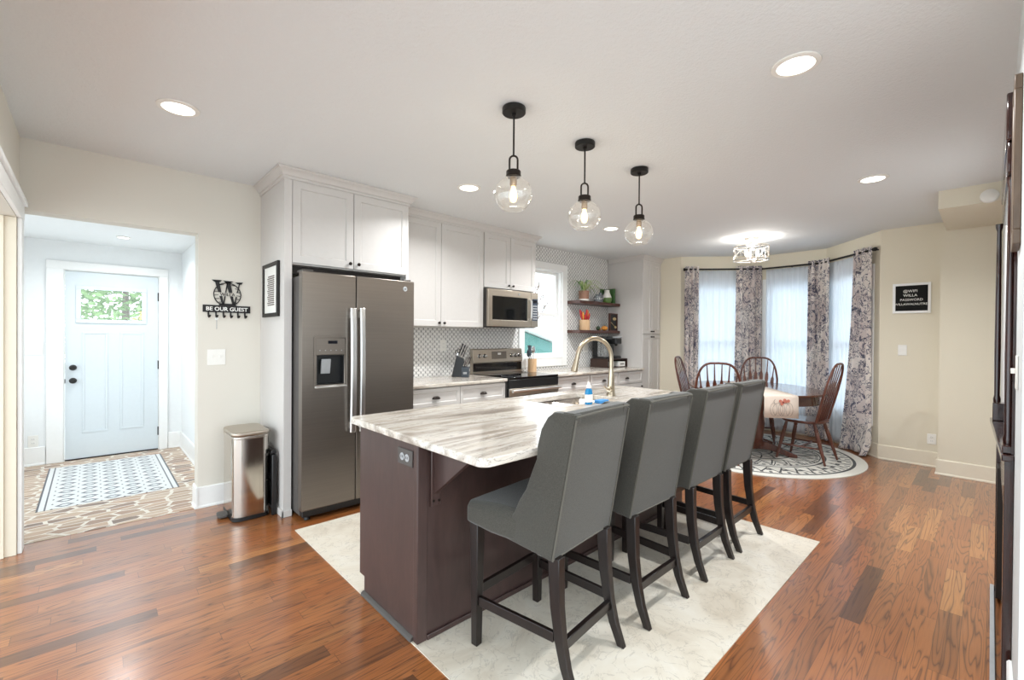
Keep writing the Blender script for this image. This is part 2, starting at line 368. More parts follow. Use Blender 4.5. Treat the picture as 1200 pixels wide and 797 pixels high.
    def rbox(s, x0, x1, y0, y1, z0, z1, r, seg=5):
        """box with rounded vertical corners"""
        pts = []
        for cx, cy, a0 in ((x1-r, y1-r, 0), (x0+r, y1-r, 90), (x0+r, y0+r, 180), (x1-r, y0+r, 270)):
            for k in range(seg+1):
                a = R(a0+90*k/seg); pts.append((cx+r*math.cos(a), cy+r*math.sin(a)))
        return s.hexa([(a, b, z0) for a, b in pts], [(a, b, z1) for a, b in pts])

def root_loc(o):
    l = Vector((0, 0, 0))
    while o is not None: l += o.location; o = o.parent
    return l
def obj(name, mb, mat, parent=None, bev=0.0, smooth=True, seg=2, solid=0.0, sub=0, ang=35):
    me = bpy.data.meshes.new(name)
    bm = mb.bm if isinstance(mb, MB) else mb
    bmesh.ops.recalc_face_normals(bm, faces=bm.faces[:])
    if parent is not None:
        l = root_loc(parent)
        bmesh.ops.translate(bm, verts=bm.verts[:], vec=-l)
    bm.to_mesh(me); bm.free()
    me.materials.append(mat)
    if smooth:
        me.polygons.foreach_set('use_smooth', [True]*len(me.polygons))
        me.set_sharp_from_angle(angle=R(ang))
    o = bpy.data.objects.new(name, me); COL.objects.link(o)
    if parent is not None: o.parent = parent
    if solid: m = o.modifiers.new('solid', 'SOLIDIFY'); m.thickness = solid; m.offset = 0
    if bev:
        m = o.modifiers.new('bevel', 'BEVEL'); m.width = bev; m.segments = seg; m.limit_method = 'ANGLE'; m.angle_limit = R(40); m.harden_normals = False
    if sub: m = o.modifiers.new('sub', 'SUBSURF'); m.levels = sub; m.render_levels = sub
    return o
def tag(o, label, cat, group=None, kind=None):
    o['label'] = label; o['category'] = cat
    if group: o['group'] = group
    if kind: o['kind'] = kind
    return o
def thing(name, label, cat, loc=(0, 0, 0), group=None):
    o = bpy.data.objects.new(name, None); o.empty_display_size = .05; o.location = loc; COL.objects.link(o)
    return tag(o, label, cat, group)
def struct(name, mb, mat, parent=None, **kw):
    o = obj(name, mb, mat, parent, **kw)
    if parent is None: o['kind'] = 'structure'
    return o
def copy_tree(o, parent=None):
    c = o.copy(); COL.objects.link(c)
    if parent is not None: c.parent = parent
    for ch in list(o.children): copy_tree(ch, c)
    return c
def dup(root, loc, rz=None, label=None):
    c = copy_tree(root); c.location = loc
    if rz is not None: c.rotation_euler = (0, 0, rz)
    if label: c['label'] = label
    return c
FONT_CACHE = {}
def text(name, s, mat, parent, size, origin, xdir, updir, depth=.002, align='CENTER', bold=0.0):
    cu = bpy.data.curves.new('t', 'FONT'); cu.body = s; cu.size = size; cu.align_x = align; cu.extrude = depth/2; cu.offset = bold; cu.resolution_u = 3
    to = bpy.data.objects.new('t', cu); COL.objects.link(to)
    dg = bpy.context.evaluated_depsgraph_get(); dg.update()
    me = bpy.data.meshes.new_from_object(to.evaluated_get(dg))
    bpy.data.objects.remove(to)
    x = Vector(xdir).normalized(); u = Vector(updir).normalized(); nrm = x.cross(u)
    m = Matrix((x, u, nrm)).transposed().to_4x4(); m.translation = Vector(origin) - root_loc(parent)
    me.transform(m); me.materials.clear(); me.materials.append(mat)
    o = bpy.data.objects.new(name, me); COL.objects.link(o); o.parent = parent
    return o

H = 2.61; YW = 4.236
# ================================================================ ROOM SHELL
def wall_panel(mb, p0, p1, z0, z1, th, holes=()):
    """vertical wall from p0 to p1 (xy), thickness th to the left of travel; holes (s0,s1,z0,z1)"""
    a = Vector(p0); b = Vector(p1); d = (b-a); L = d.length; d.normalize(); nr = Vector((-d.y, d.x))
    ss = sorted({0., L, *[h[0] for h in holes], *[h[1] for h in holes]}); zs = sorted({z0, z1, *[h[2] for h in holes], *[h[3] for h in holes]})
    for s0, s1 in zip(ss, ss[1:]):
        for q0, q1 in zip(zs, zs[1:]):
            sm, zm = (s0+s1)/2, (q0+q1)/2
            if any(h[0] < sm < h[1] and h[2] < zm < h[3] for h in holes): continue
            A = a+d*s0; B = a+d*s1; C = B+nr*th; D = A+nr*th
            mb.hexa([(v.x, v.y, q0) for v in (A, B, C, D)], [(v.x, v.y, q1) for v in (A, B, C, D)])
    bmesh.ops.remove_doubles(mb.bm, verts=mb.bm.verts[:], dist=1e-5)
    # drop interior doubled faces
    seen = {}
    for f in mb.bm.faces: seen.setdefault(tuple(sorted(v.index for v in f.verts)), []).append(f)
    return mb
struct('floor', MB().box(-1.9, 7.75, -1.8, 4.33, -.12, 0), M['hardwood'], smooth=False)
struct('ceiling', MB().box(-1.7, 7.75, -1.6, 4.33, H, H+.12), M['ceiling'], smooth=False)
# back wall with entry opening and kitchen window
WX0, WX1, WZ0, WZ1 = 4.178, 4.935, 1.07, 2.30
OX0, OX1, OZ = -.334, .607, 2.15
mb = wall_panel(MB(), (-.5, YW), (6.75, YW), 0, H, .14, [(OX0+.5, OX1+.5, 0, OZ), (WX0+.5, WX1+.5, WZ0, WZ1)])
struct('wall_back', mb, M['wall'], smooth=False)
struct('wall_backsplash', wall_panel(MB(), (2.09, YW-.008), (6.06, YW-.008), .914, H, .0075, [(4.075-2.09, 5.045-2.09, .955, 2.396)]), M['mosaic'], smooth=False)
# left wall with a cased opening
DL = 4.085
mb = wall_panel(MB(), (-.334, 1.0), (-.334, YW), 0, H, .13, [(0, DL-1.0, 0, 2.07)])
struct('wall_left', mb, M['wall'], smooth=False)
mb = MB().box(-.333, -.31, .9, 4.20, 2.07, 2.165).box(-.333, -.295, .9, 4.225, 2.165, 2.195)
struct('trim_1', mb, M['trim'], bev=.004)
struct('trim_2', MB().box(-.333, -.312, DL, 4.20, 0, 2.07), M['trim'], bev=.003)
struct('trim_3', MB().box(-.48, -.334, DL-.015, DL-.001, 0, 2.069).box(-.40, -.385, DL-.028, DL-.015, 0, 2.069), M['trim_cream'], bev=.002)
# right wall (camera stands in the open end of the room)
YR = -.066
struct('wall_right', MB().box(2.05, 6.75, YR-.12, YR, 0, H), M['wall_grey'], smooth=False)
# end wall: letter-board piece, column, soffit, pantry piece
struct('wall_end', MB().box(6.58, 6.75, YR, .872, 0, H), M['wall_cream'], smooth=False)
struct('wall_column', MB().box(6.27, 6.58, YR, .357, 0, 2.46), M['wall_cream'], smooth=False)
struct('ceiling_soffit', MB().box(5.19, 6.58, YR, .315, 2.46, H), M['wall_cream'], smooth=False)
struct('wall_pantry', MB().box(6.6, 6.75, 3.262, YW, 0, H), M['wall_cream'], smooth=False)
# bay walls
BR0, BR1, BL1, BL0 = (6.60, .872), (7.38, 1.56), (7.38, 2.38), (6.60, 3.262)
bayw = []
for i, (a, b) in enumerate(((BR0, BR1), (BR1, BL1), (BL1, BL0))):
    L = (Vector(b)-Vector(a)).length; hs = (.16, L-.16) if i != 1 else (.09, L-.09)
    mb = wall_panel(MB(), b, a, 0, H, .12, [(L-hs[1], L-hs[0], .42, 2.18)])
    struct('wall_bay', mb, M['wall_cream'], smooth=False)
    bayw.append((a, b, L, hs))
# ---- windows
def sash_window(name, a, b, s0, s1, z0, z1, inset, casing=.07):
    """double hung window in wall a->b (inside is left of travel b->a)"""
    A = Vector(a); d = (Vector(b)-A).normalized(); nin = Vector((-d.y, d.x))   # points inside for travel a->b with room on left
    def P(s, o, z): v = A+d*s+nin*o; return (v.x, v.y, z)
    def bx(mb, sa, sb, oa, ob, za, zb):
        mb.hexa([P(sa, oa, za), P(sb, oa, za), P(sb, ob, za), P(sa, ob, za)], [P(sa, oa, zb), P(sb, oa, zb), P(sb, ob, zb), P(sa, ob, zb)])
    f = MB(); fw = .045; zm = (z0+z1)/2
    e = .001
    bx(f, s0+e, s0+fw, -inset-.03, -inset+.03, z0+e, z1-e); bx(f, s1-fw, s1-e, -inset-.03, -inset+.03, z0+e, z1-e)
    bx(f, s0+fw, s1-fw, -inset-.03, -inset+.03, z0+e, z0+fw+.02); bx(f, s0+fw, s1-fw, -inset-.03, -inset+.03, z1-fw, z1-e)
    bx(f, s0+fw, s1-fw, -inset-.02, -inset+.035, zm-.025, zm+.025)
    o = struct(name, f, M['trim'], bev=.003)
    g = MB(); bx(g, s0+fw, s1-fw, -inset-.004, -inset+.004, z0+fw+.02, zm-.025); bx(g, s0+fw, s1-fw, -inset-.004, -inset+.004, zm+.025, z1-fw)
    obj('pane', g, M['pane'], o, smooth=False)
    if casing:
        c = MB(); q = .001
        bx(c, s0-casing, s0, q, .018, z0-casing, z1+casing); bx(c, s1, s1+casing, q, .018, z0-casing, z1+casing)
        bx(c, s0, s1, q, .018, z1, z1+casing); bx(c, s0, s1, q, .018, z0-casing, z0)
        obj('casing', c, M['trim'], o, bev=.003)
    return o
for i, (a, b, L, hs) in enumerate(bayw):
    sash_window('window_%d' % (i+2), a, b, hs[0], hs[1], .42, 2.18, .06)
# kitchen window
kw = sash_window('window_1', (WX1, YW), (WX0, YW), 0, WX1-WX0, WZ0, WZ1, .095, 0)
c = MB()
c.box(4.075, WX0, YW-.026, YW-.001, .955, 2.395).box(WX1, 5.045, YW-.026, YW-.001, .955, 2.395).box(WX0, WX1, YW-.026, YW-.001, WZ1, 2.395).box(WX0, WX1, YW-.026, YW-.001, .955, WZ0)
obj('casing', c, M['trim'], kw, bev=.004)
j = MB().box(WX0-.0, WX0+.012, YW, YW+.07, WZ0, WZ1).box(WX1-.012, WX1, YW, YW+.07, WZ0, WZ1).box(WX0, WX1, YW, YW+.07, WZ1-.012, WZ1).box(WX0, WX1, YW-.03, YW+.07, WZ0, WZ0+.014)
obj('jamb', j, M['trim'], kw)
# ---- baseboards
def baseboard(name, path, h=.15, th=.014, m='trim'):
    return struct(name, MB().sweep(path, [(.0005, .001), (th+.008, .001), (th+.008, .012), (th, .022), (th, h-.008), (th-.006, h), (.0005, h)]), M[m])
baseboard('baseboard_back', [(OX1-.0005, YW+.14), (OX1-.0005, YW), (1.02, YW)][::-1] if False else [(OX1+.001, YW), (1.028, YW)], .165)
baseboard('baseboard_opening', [(OX1, YW+.139), (OX1, YW-.0215)], .165)
baseboard('baseboard_end', [(6.58, .87), (6.58, .3575)], .165, .014, 'trim_cream')
baseboard('baseboard_column', [(6.579, .357), (6.27, .357), (6.27, YR+.001)], .155, .014, 'trim_cream')
baseboard('baseboard_right', [(2.52, YR), (2.06, YR)], .16)
baseboard('baseboard_bay', [BL0, BL1, BR1, BR0], .165, .014, 'trim_cream')
# ---- cream tile inlay round the island
struct('floor_tile', MB().box(1.035, 3.56, .77, 3.30, .0005, .005), M['tile'], smooth=False)

# ================================================================ ENTRY HALL
HZ = 2.34
struct('floor_entry', MB().box(-.95, 1.05, 4.33, 6.9, -.12, .0), M['stone'], smooth=False)
struct('floor_threshold', MB().box(OX0+.001, OX1-.001, 4.24, 4.355, .0003, .004), M['stone'], smooth=False)
struct('floor_inlay', MB().box(IX0, IX1, IY0, IY1, .0005, .003), M['inlay'], smooth=False)
struct('ceiling_entry', MB().box(-.95, 1.05, 4.377, 6.9, HZ, HZ+.1), M['wall_hall'], smooth=False)
DX0, DX1, DZ = -.205, .575, 2.03
struct('wall_entry', wall_panel(MB(), (-.9, 6.72), (1.0, 6.72), 0, HZ, .14, [(DX0-.02+.9, DX1+.02+.9, 0, DZ+.02)]), M['wall_hall'], smooth=False)
struct('wall_entry_left', wall_panel(MB(), (-.85, 4.377), (-.85, 6.72), 0, HZ, .1, [(.35, 2.0, .55, 2.15)]), M['wall_hall'], smooth=False)
sash_window('window_5', (-.85, 6.38), (-.85, 4.73), 0.0, 1.65, .55, 2.15, .05)  # unseen window, added to let daylight into the hall
struct('wall_entry_right', MB().box(.80, .9, 4.377, 6.72, 0, HZ), M['wall_hall'], smooth=False)
baseboard('baseboard_entry', [(-.85, 6.72), (DX0-.145, 6.72)], .19)
baseboard('baseboard_entry_right', [(DX1+.095, 6.72), (.80, 6.72), (.80, 4.40)], .19)
mb = MB().box(DX0-.14, DX0-.012, 6.698, 6.719, 0, DZ+.012).box(DX1+.012, DX1+.09, 6.698, 6.719, 0, DZ+.012).box(DX0-.14, DX1+.09, 6.698, 6.719, DZ+.012, DZ+.10)
struct('trim_4', mb, M['trim'], bev=.003)
struct('trim_5', MB().box(DX0-.018, DX0-.004, 6.722, 6.84, 0, DZ+.004).box(DX1+.004, DX1+.018, 6.722, 6.84, 0, DZ+.004).box(DX0-.018, DX1+.018, 6.722, 6.84, DZ+.004, DZ+.018), M['trim'])
# front door
GX0, GX1, GZ0, GZ1 = -.085, .43, 1.515, 1.845
dm = MB().plate_hole(DX0, DX1, .012, DZ, GX0, GX1, GZ0, GZ1, 6.735, 6.78)
door = struct('door_1', dm, M['door_paint'])
def molding(mb, x0, x1, z0, z1, y, wd=.02, th=.008):
    mb.box(x0, x1, y-th, y, z0, z0+wd).box(x0, x1, y-th, y, z1-wd, z1).box(x0, x0+wd, y-th, y, z0+wd, z1-wd).box(x1-wd, x1, y-th, y, z0+wd, z1-wd)
mb = MB(); molding(mb, GX0-.04, GX1+.04, GZ0-.04, GZ1+.04, 6.735, .042, .012)
obj('window_surround', mb, M['door_paint'], door, bev=.004)
mb = MB()
for x0, x1 in ((DX0+.13, DX0+.34), (DX1-.34, DX1-.13)): molding(mb, x0, x1, .28, 1.38, 6.735, .022, .006)
obj('panel', mb, M['door_paint'], door, bev=.003)
obj('pane', MB().box(GX0, GX1, 6.755, 6.761, GZ0, GZ1), M['pane'], door, smooth=False)
for zz, nm in ((.995, 'deadbolt'), (.855, 'door_knob')):
    mb = MB().lathe([(.0, -.05), (.022, -.048), (.028, -.035), (.026, -.02), (.014, -.014), (.030, -.006), (.031, 0)], (DX0+.06, 6.7345, zz), 20, 'Y')
    obj(nm, mb, M['black_metal'], door)
obj('strike_plate', MB().box(DX0-.004, DX0+.002, 6.728, 6.735, .83, .875), M['black_metal'], door)
for zz in (.22, 1.0, 1.80): obj('hinge', MB().cyl((DX1+.003, 6.729, zz-.05), (DX1+.003, 6.729, zz+.05), .008, seg=10), M['black_metal'], door)
obj('threshold', MB().box(DX0, DX1, 6.72, 6.80, .001, .011), M['black_metal'], door)

# ================================================================ LIGHTS
def downlight(x, y, z, label, power, spread=150, group='recessed ceiling lights', k=1.0):
    th = thing('recessed_light', label, 'ceiling light', (x, y, z), group)
    obj('trim_ring', MB().lathe([(.074*k, -.0005), (.098*k, -.0005), (.098*k, -.006), (.088*k, -.010), (.076*k, -.010)], (x, y, z), 36, 'Z', False), M['white_plastic'], th)
    obj('lens', MB().lathe([(.0, -.007), (.0755*k, -.007), (.0755*k, -.001), (.0, -.001)], (x, y, z), 36), M['led'], th)
    ld = bpy.data.lights.new('recessed_lamp', 'AREA'); ld.shape = 'DISK'; ld.size = .14; ld.energy = power; ld.color = (.97, .99, 1); ld.spread = R(spread)
    lo = bpy.data.objects.new('recessed_lamp', ld); lo.location = (0, 0, -.013); lo.parent = th; COL.objects.link(lo)
downlight(.348, 3.072, H, 'round recessed light near the entry opening, farthest left on the ceiling', LAMP_W*.2)
downlight(2.336, .62, H, 'large round recessed light nearest the camera at upper right', LAMP_W*.7)
downlight(2.303, 2.999, H, 'recessed light above the aisle, left of the pendant globes', LAMP_W*.8)
downlight(4.325, 2.978, H, 'small recessed light between the middle and far pendant globes', LAMP_W*1.25)
downlight(4.413, .638, H, 'recessed light on the ceiling near the soffit at right', LAMP_W)
downlight(.236, 6.0, HZ, 'recessed light in the white entry hall ceiling before the door', HALL_W, k=.6)

def pendant(x, y, label):
    th = thing('pendant_light', label, 'pendant light', (x, y, H), 'pendant lights over the island')
    obj('canopy', MB().lathe([(.0, -.002), (.062, -.002), (.064, -.006), (.064, -.030), (.060, -.034), (.0, -.034)], (x, y, H), 32), M['black_metal'], th)
    obj('rod', MB().cyl((x, y, H-.034), (x, y, 2.348), .005, seg=10).lathe([(.012, -.034), (.012, -.046), (.006, -.05)], (x, y, H), 14), M['black_metal'], th)
    # shackle lies across the view
    d = Vector((.73, -.684, 0)); pts = [Vector((x, y, 2.262)) - d*.022]
    for k in range(9):
        a = math.pi - math.pi*k/8; pts.append(Vector((x, y, 2.326)) + d*.022*math.cos(a) + Vector((0, 0, .022*math.sin(a))))
    pts.append(Vector((x, y, 2.262)) + d*.022)
    obj('shackle', MB().tube(pts, .0055, 8), M['bronze'], th)
    obj('cap', MB().lathe([(.0, 2.266), (.037, 2.266), (.040, 2.262), (.040, 2.242), (.042, 2.239), (.042, 2.234), (.0, 2.234)], (x, y, 0), 28), M['bronze'], th)
    prof = []
    c0, rad = 2.139, .105
    for k in range(25):
        a = R(24) + (R(148)-R(24))*k/24
        prof.append((rad*math.sin(a), c0+rad*math.cos(a)*.93))
    prof = [(.0395, 2.2335)] + prof
    inner = [(r-.003, z) for r, z in prof[::-1]]
    gl = obj('globe', MB().lathe(prof + inner, (x, y, 0), 40, 'Z', False), M['globe'], th)
    obj('socket', MB().lathe([(.0, 2.2335), (.019, 2.2335), (.019, 2.19), (.016, 2.184), (.0, 2.184)], (x, y, 0), 18), M['socket'], th)
    obj('bulb', MB().lathe([(.0, 2.1835), (.010, 2.182), (.013, 2.165), (.020, 2.14), (.021, 2.12), (.015, 2.10), (.0, 2.092)], (x, y, 0), 16), M['bulb'], th)
    ld = bpy.data.lights.new('pendant_lamp', 'POINT'); ld.energy = BULB; ld.color = (1, .86, .66); ld.shadow_soft_size = .03
    lo = bpy.data.objects.new('pendant_lamp', ld); lo.location = (0, 0, 2.0-H); lo.parent = th; COL.objects.link(lo)
for x, l in ((1.678, 'glass globe pendant nearest the camera over the island'), (2.303, 'middle glass globe pendant of the three over the island'), (2.953, 'glass globe pendant farthest from the camera over the island')): pendant(x, 1.789, l)

def chandelier(x, y):
    M['satin'] = plain('satin_silver', (214, 208, 200), .3, .9)
    th = thing('drum_ceiling_light', 'silver open drum ceiling light with crossed bands over the dining table', 'ceiling light', (x, y, H))
    m = M['satin']
    obj('canopy', MB().lathe([(.0, -.001), (.085, -.001), (.08, -.012), (.03, -.045), (.012, -.05), (.0, -.05)], (x, y, H), 28), m, th)
    obj('stem', MB().cyl((x, y, H-.05), (x, y, 2.33), .007, seg=10).lathe([(.0, 2.32), (.03, 2.325), (.03, 2.335), (.0, 2.335)], (x, y, 0), 14).sphere((x, y, 2.312), .014), m, th)
    rr = .195
    for zz in (2.50, 2.335):
        ring = [(x+rr*math.cos(2*math.pi*k/40), y+rr*math.sin(2*math.pi*k/40), zz) for k in range(40)]
        obj('drum_ring', MB().tube(ring, .008, 6, True), m, th)
    mb = MB()
    for k in range(8):
        a = 2*math.pi*k/8+.2; b = a+2*math.pi/8
        mb.cyl((x+rr*math.cos(a), y+rr*math.sin(a), 2.335), (x+rr*math.cos(a), y+rr*math.sin(a), 2.50), .003, seg=6)
        for z0, z1 in ((2.335, 2.50), (2.50, 2.335)):
            mb.tube([(x+rr*math.cos(a+(b-a)*q/4), y+rr*math.sin(a+(b-a)*q/4), z0+(z1-z0)*q/4) for q in range(5)], .003, 6)
    obj('lattice', mb, m, th)
    obj('crossbar', MB().cyl((x-rr, y, 2.335), (x+rr, y, 2.335), .004, seg=6).cyl((x, y-rr, 2.335), (x, y+rr, 2.335), .004, seg=6).cyl((x-rr, y, 2.5), (x+rr, y, 2.5), .004, seg=6).cyl((x, y-rr, 2.5), (x, y+rr, 2.5), .004, seg=6), m, th)
    for k in range(3):
        a = 2*math.pi*k/3+.5; bx, by = x+.07*math.cos(a), y+.07*math.sin(a)
        c = obj('candle_socket', MB().cyl((bx, by, 2.337), (bx, by, 2.38), .012, seg=10).cyl((x, y, 2.345), (bx, by, 2.345), .004, seg=6), m, th)
        obj('bulb', MB().lathe([(.0, 2.381), (.012, 2.385), (.022, 2.41), (.018, 2.44), (.006, 2.465), (.0, 2.47)], (bx, by, 0), 14), M['chand_bulb'], c)
    ld = bpy.data.lights.new('drum_lamp', 'POINT'); ld.energy = 17; ld.color = (1, .96, .9); ld.shadow_soft_size = .06
    lo = bpy.data.objects.new('drum_lamp', ld); lo.location = (0, 0, 2.43-H); lo.parent = th; COL.objects.link(lo)
chandelier(5.97, 2.045)

# ================================================================ CABINETS
def shaker(x0, x1, z0, z1, yf, th=.02, fr=.058, rec=.009):
    """shaker door facing -Y, front at yf: one manifold mesh"""
    mb = MB(); o = [(x0,z0),(x1,z0),(x1,z1),(x0,z1)]
    def rect(i): return [(x0+i,z0+i),(x1-i,z0+i),(x1-i,z1-i),(x0+i,z1-i)]
    rings = [(rect(0), yf+th), (rect(0), yf+.002), (rect(.002), yf), (rect(fr), yf), (rect(fr+.007), yf+rec)]
    L = [[mb.bm.verts.new((a, y, b)) for a, b in q] for q, y in rings]
    for a, b in zip(L, L[1:]):
        for i in range(4): mb.face([a[i], a[(i+1)%4], b[(i+1)%4], b[i]])
    mb.face(L[0]); mb.face(L[-1])
    return mb
def knob(parent, x, y, z):
    obj('knob', MB().lathe([(.0, -.027), (.011, -.026), (.014, -.02), (.011, -.013), (.006, -.008), (.006, -.001), (.008, 0)], (x, y, z), 16, 'Y'), M['bronze'], parent)
def cup_pull(parent, x, y, z, wd=.043):
    def fn(u, v):
        a = math.pi*u; b = math.pi/2*v
        return (x - wd*math.cos(a), y - .026*math.sin(a)*math.cos(b) - .0015, z + .026*math.sin(b)*abs(math.sin(a))**.6)
    mb = MB().grid(fn, 14, 6)
    obj('cup_pull', mb, M['bronze'], parent, solid=.002)
def cab_door(parent, x0, x1, z0, z1, yf, knobs=(), fr=.058, name='door', pulls=()):
    d = obj(name, shaker(x0, x1, z0, z1, yf, fr=fr), M['cabinet'], parent, smooth=False)
    for kx, kz in knobs: knob(d, kx, yf, kz)
    for kx, kz in pulls: cup_pull(d, kx, yf, kz)
    return d
CROWN = [(0, 2.530), (.010, 2.530), (.012, 2.537), (.008, 2.541), (.010, 2.550), (.020, 2.553), (.024, 2.562), (.036, 2.584), (.052, 2.592), (.054, 2.598), (.060, 2.600), (.060, 2.6085), (0, 2.6085)]
# fridge surround
th = thing('fridge_cabinet', 'pale grey tall cabinet framing the refrigerator with two doors above it', 'cabinet', (1.56, 3.9, 0))
obj('side_panel', MB().box(1.046, 1.066, 3.60, YW-.002, .0, 2.56).box(1.0662, 1.100, 3.60, 3.62, 0, 2.56), M['cabinet'], th, smooth=False)
obj('side_panel', MB().box(2.062, 2.084, 3.60, YW-.002, .0, 2.56), M['cabinet'], th, smooth=False)
obj('body', MB().box(1.0665, 2.0615, 3.625, YW-.002, 1.90, 2.56), M['cabinet'], th, smooth=False)
obj('gap_shade_strip', MB().box(1.101, 2.06, 3.70, 3.72, 1.835, 1.899), M['gap_shade'], th, smooth=False)  # dark strip, shade painted into the gap above the refrigerator
cab_door(th, 1.104, 1.577, 1.91, 2.535, 3.603, [(1.545, 1.95)])
cab_door(th, 1.582, 2.083, 1.91, 2.535, 3.603, [(1.617, 1.95)])
obj('crown', MB().sweep([(1.046, YW-.002), (1.046, 3.60), (2.084, 3.60), (2.084, 3.845)], CROWN[:]), M['cabinet'], th)
obj('base_cap', MB().box(1.032, 1.0455, 3.585, YW-.03, .001, .05).box(1.032, 1.103, 3.585, 3.5995, .001, .05), M['cabinet'], th, bev=.003)
# upper wall cabinets
th = thing('wall_cabinet', 'pale upper cabinet with two tall doors left of the microwave', 'cabinet', (2.6, 4.06, 1.46))
obj('body', MB().box(2.0855, 3.2045, 3.912, YW-.009, 1.462, 2.56), M['cabinet'], th, smooth=False)
cab_door(th, 2.092, 2.634, 1.465, 2.535, 3.89, [(2.607, 1.50)])
cab_door(th, 2.639, 3.200, 1.465, 2.535, 3.89, [(2.672, 1.50)])
obj('crown', MB().sweep([(2.0855, 3.89), (3.2065, 3.89)], CROWN), M['cabinet'], th)
th = thing('wall_cabinet', 'pale short upper cabinet with two doors directly above the microwave', 'cabinet', (3.62, 4.06, 1.92))
obj('body', MB().box(3.2085, 4.037, 3.912, YW-.009, 1.918, 2.56), M['cabinet'], th, smooth=False)
cab_door(th, 3.214, 3.609, 1.922, 2.535, 3.89, [(3.578, 1.96)])
cab_door(th, 3.614, 4.036, 1.922, 2.535, 3.89, [(3.648, 1.96)])
obj('crown', MB().sweep([(3.207, 3.89), (4.037, 3.89), (4.037, YW-.009)], CROWN), M['cabinet'], th)
# base cabinets
def base_cab(label, x0, x1, splits, pulls):
    th = thing('base_cabinet', label, 'cabinet', ((x0+x1)/2, 3.9, 0))
    obj('body', MB().box(x0, x1, 3.602, YW-.002, .1, .879).box(x0, x1, 3.67, YW-.01, .001, .0995), M['cabinet'], th, smooth=False)
    for (a, b), px in zip(splits, pulls):
        cab_door(th, a, b, .70, .868, 3.58, (), .034, 'drawer', [(px, .768)])
        cab_door(th, a, b, .115, .69, 3.58, [(b-.035, .64)])
    return th
base_cab('white base cabinet with two drawers between refrigerator and range', 2.087, 3.268, [(2.092, 2.658), (2.664, 3.262)], [2.376, 2.955])
base_cab('long white base cabinet with three drawers right of the range', 4.100, 6.055, [(4.108, 4.752), (4.775, 5.395), (5.41, 6.05)], [4.42, 5.07, 5.63])
def worktop(label, x0, x1):
    o = obj('countertop', MB().box(x0, x1, 3.555, YW-.009, .8805, .914), M['quartz'], bev=.008, seg=3); return tag(o, label, 'countertop')
worktop('streaked stone countertop between refrigerator and range', 2.086, 3.274)
worktop('long streaked stone countertop under the window and coffee maker', 4.094, 6.064)
# pantry
th = thing('pantry_cabinet', 'tall pale pantry cabinet with stacked double doors at the counter end', 'cabinet', (6.33, 3.9, 0))
obj('body', MB().box(6.067, 6.598, 3.617, YW-.002, .1, 2.56).box(6.067, 6.598, 3.69, YW-.01, .001, .0995), M['cabinet'], th, smooth=False)
mx = 6.335
for z0, z1, kz in ((1.425, 2.535, 1.462), (.115, 1.415, 1.378)):
    cab_door(th, 6.072, mx-.003, z0, z1, 3.595, [(mx-.03, kz)]); cab_door(th, mx+.003, 6.595, z0, z1, 3.595, [(mx+.03, kz)])
obj('crown', MB().sweep([(6.067, YW-.03), (6.067, 3.595), (6.597, 3.595)], CROWN), M['cabinet'], th)

# ================================================================ REFRIGERATOR
FY = 3.378
th = thing('refrigerator', 'slate steel side-by-side refrigerator with long bright handles', 'refrigerator', (1.56, 3.8, 0))
obj('body', MB().box(1.113, 2.004, FY+.075, 4.19, .035, 1.80), M['slate_side'], th, bev=.004)
obj('hinge_cover', MB().box(1.115, 1.19, FY+.03, FY+.16, 1.8255, 1.842), M['slate_side'], th, bev=.004)
obj('hinge_cover', MB().box(1.93, 2.0, FY+.03, FY+.16, 1.8255, 1.842), M['slate_side'], th, bev=.004)
hx0, hx1, hz0, hz1 = 1.205, 1.410, .995, 1.215
dl = obj('freezer_door', MB().plate_hole(1.102, 1.498, .085, 1.825, hx0, hx1, hz0, hz1, FY, FY+.07), M['slate'], th, bev=.006, seg=3)
dr = obj('fridge_door', MB().box(1.506, 2.015, FY, FY+.07, .085, 1.825), M['slate'], th, bev=.006, seg=3)
# dispenser
mb = MB(); pts_o = [(1.183, .972), (1.430, .972), (1.430, 1.352), (1.40, 1.366), (1.306, 1.373), (1.213, 1.366), (1.183, 1.352)]
pts_i = [(1.196, .988), (1.417, .988), (1.417, 1.343), (1.39, 1.353), (1.306, 1.359), (1.222, 1.353), (1.196, 1.343)]
A = [[mb.bm.verts.new((a, y, b)) for a, b in q] for q, y in ((pts_o, FY-.0005), (pts_o, FY-.009), (pts_i, FY-.009), (pts_i, FY-.0005))]
for a, b in zip(A, A[1:]+A[:1]):
    for i in range(7): mb.face([a[i], a[(i+1)%7], b[(i+1)%7], b[i]])
obj('dispenser_bezel', mb, M['slate'], dl)
obj('dispenser_panel', MB().box(1.197, 1.416, FY-.005, FY-.0005, 1.217, 1.342), M['slate'], dl, bev=.002)
obj('display', MB().box(1.285, 1.355, FY-.0065, FY-.005, 1.30, 1.322), M['display'], dl)
mb = MB()
for k in range(5): mb.cyl((1.226+.04*k, FY-.0065, 1.25), (1.226+.04*k, FY-.005, 1.25), .004, seg=8)
obj('buttons', mb, M['label_grey'], dl)
obj('cavity', MB().box(hx0+.001, hx1-.001, FY+.062, FY+.069, hz0+.001, hz1-.001).box(hx0+.001, hx0+.006, FY+.004, FY+.062, hz0+.001, hz1-.001).box(hx1-.006, hx1-.001, FY+.004, FY+.062, hz0+.001, hz1-.001).box(hx0+.006, hx1-.006, FY+.004, FY+.062, hz1-.006, hz1-.001).box(hx0+.006, hx1-.006, FY+.002, FY+.062, hz0+.001, hz0+.008), M['black'], dl, smooth=False)
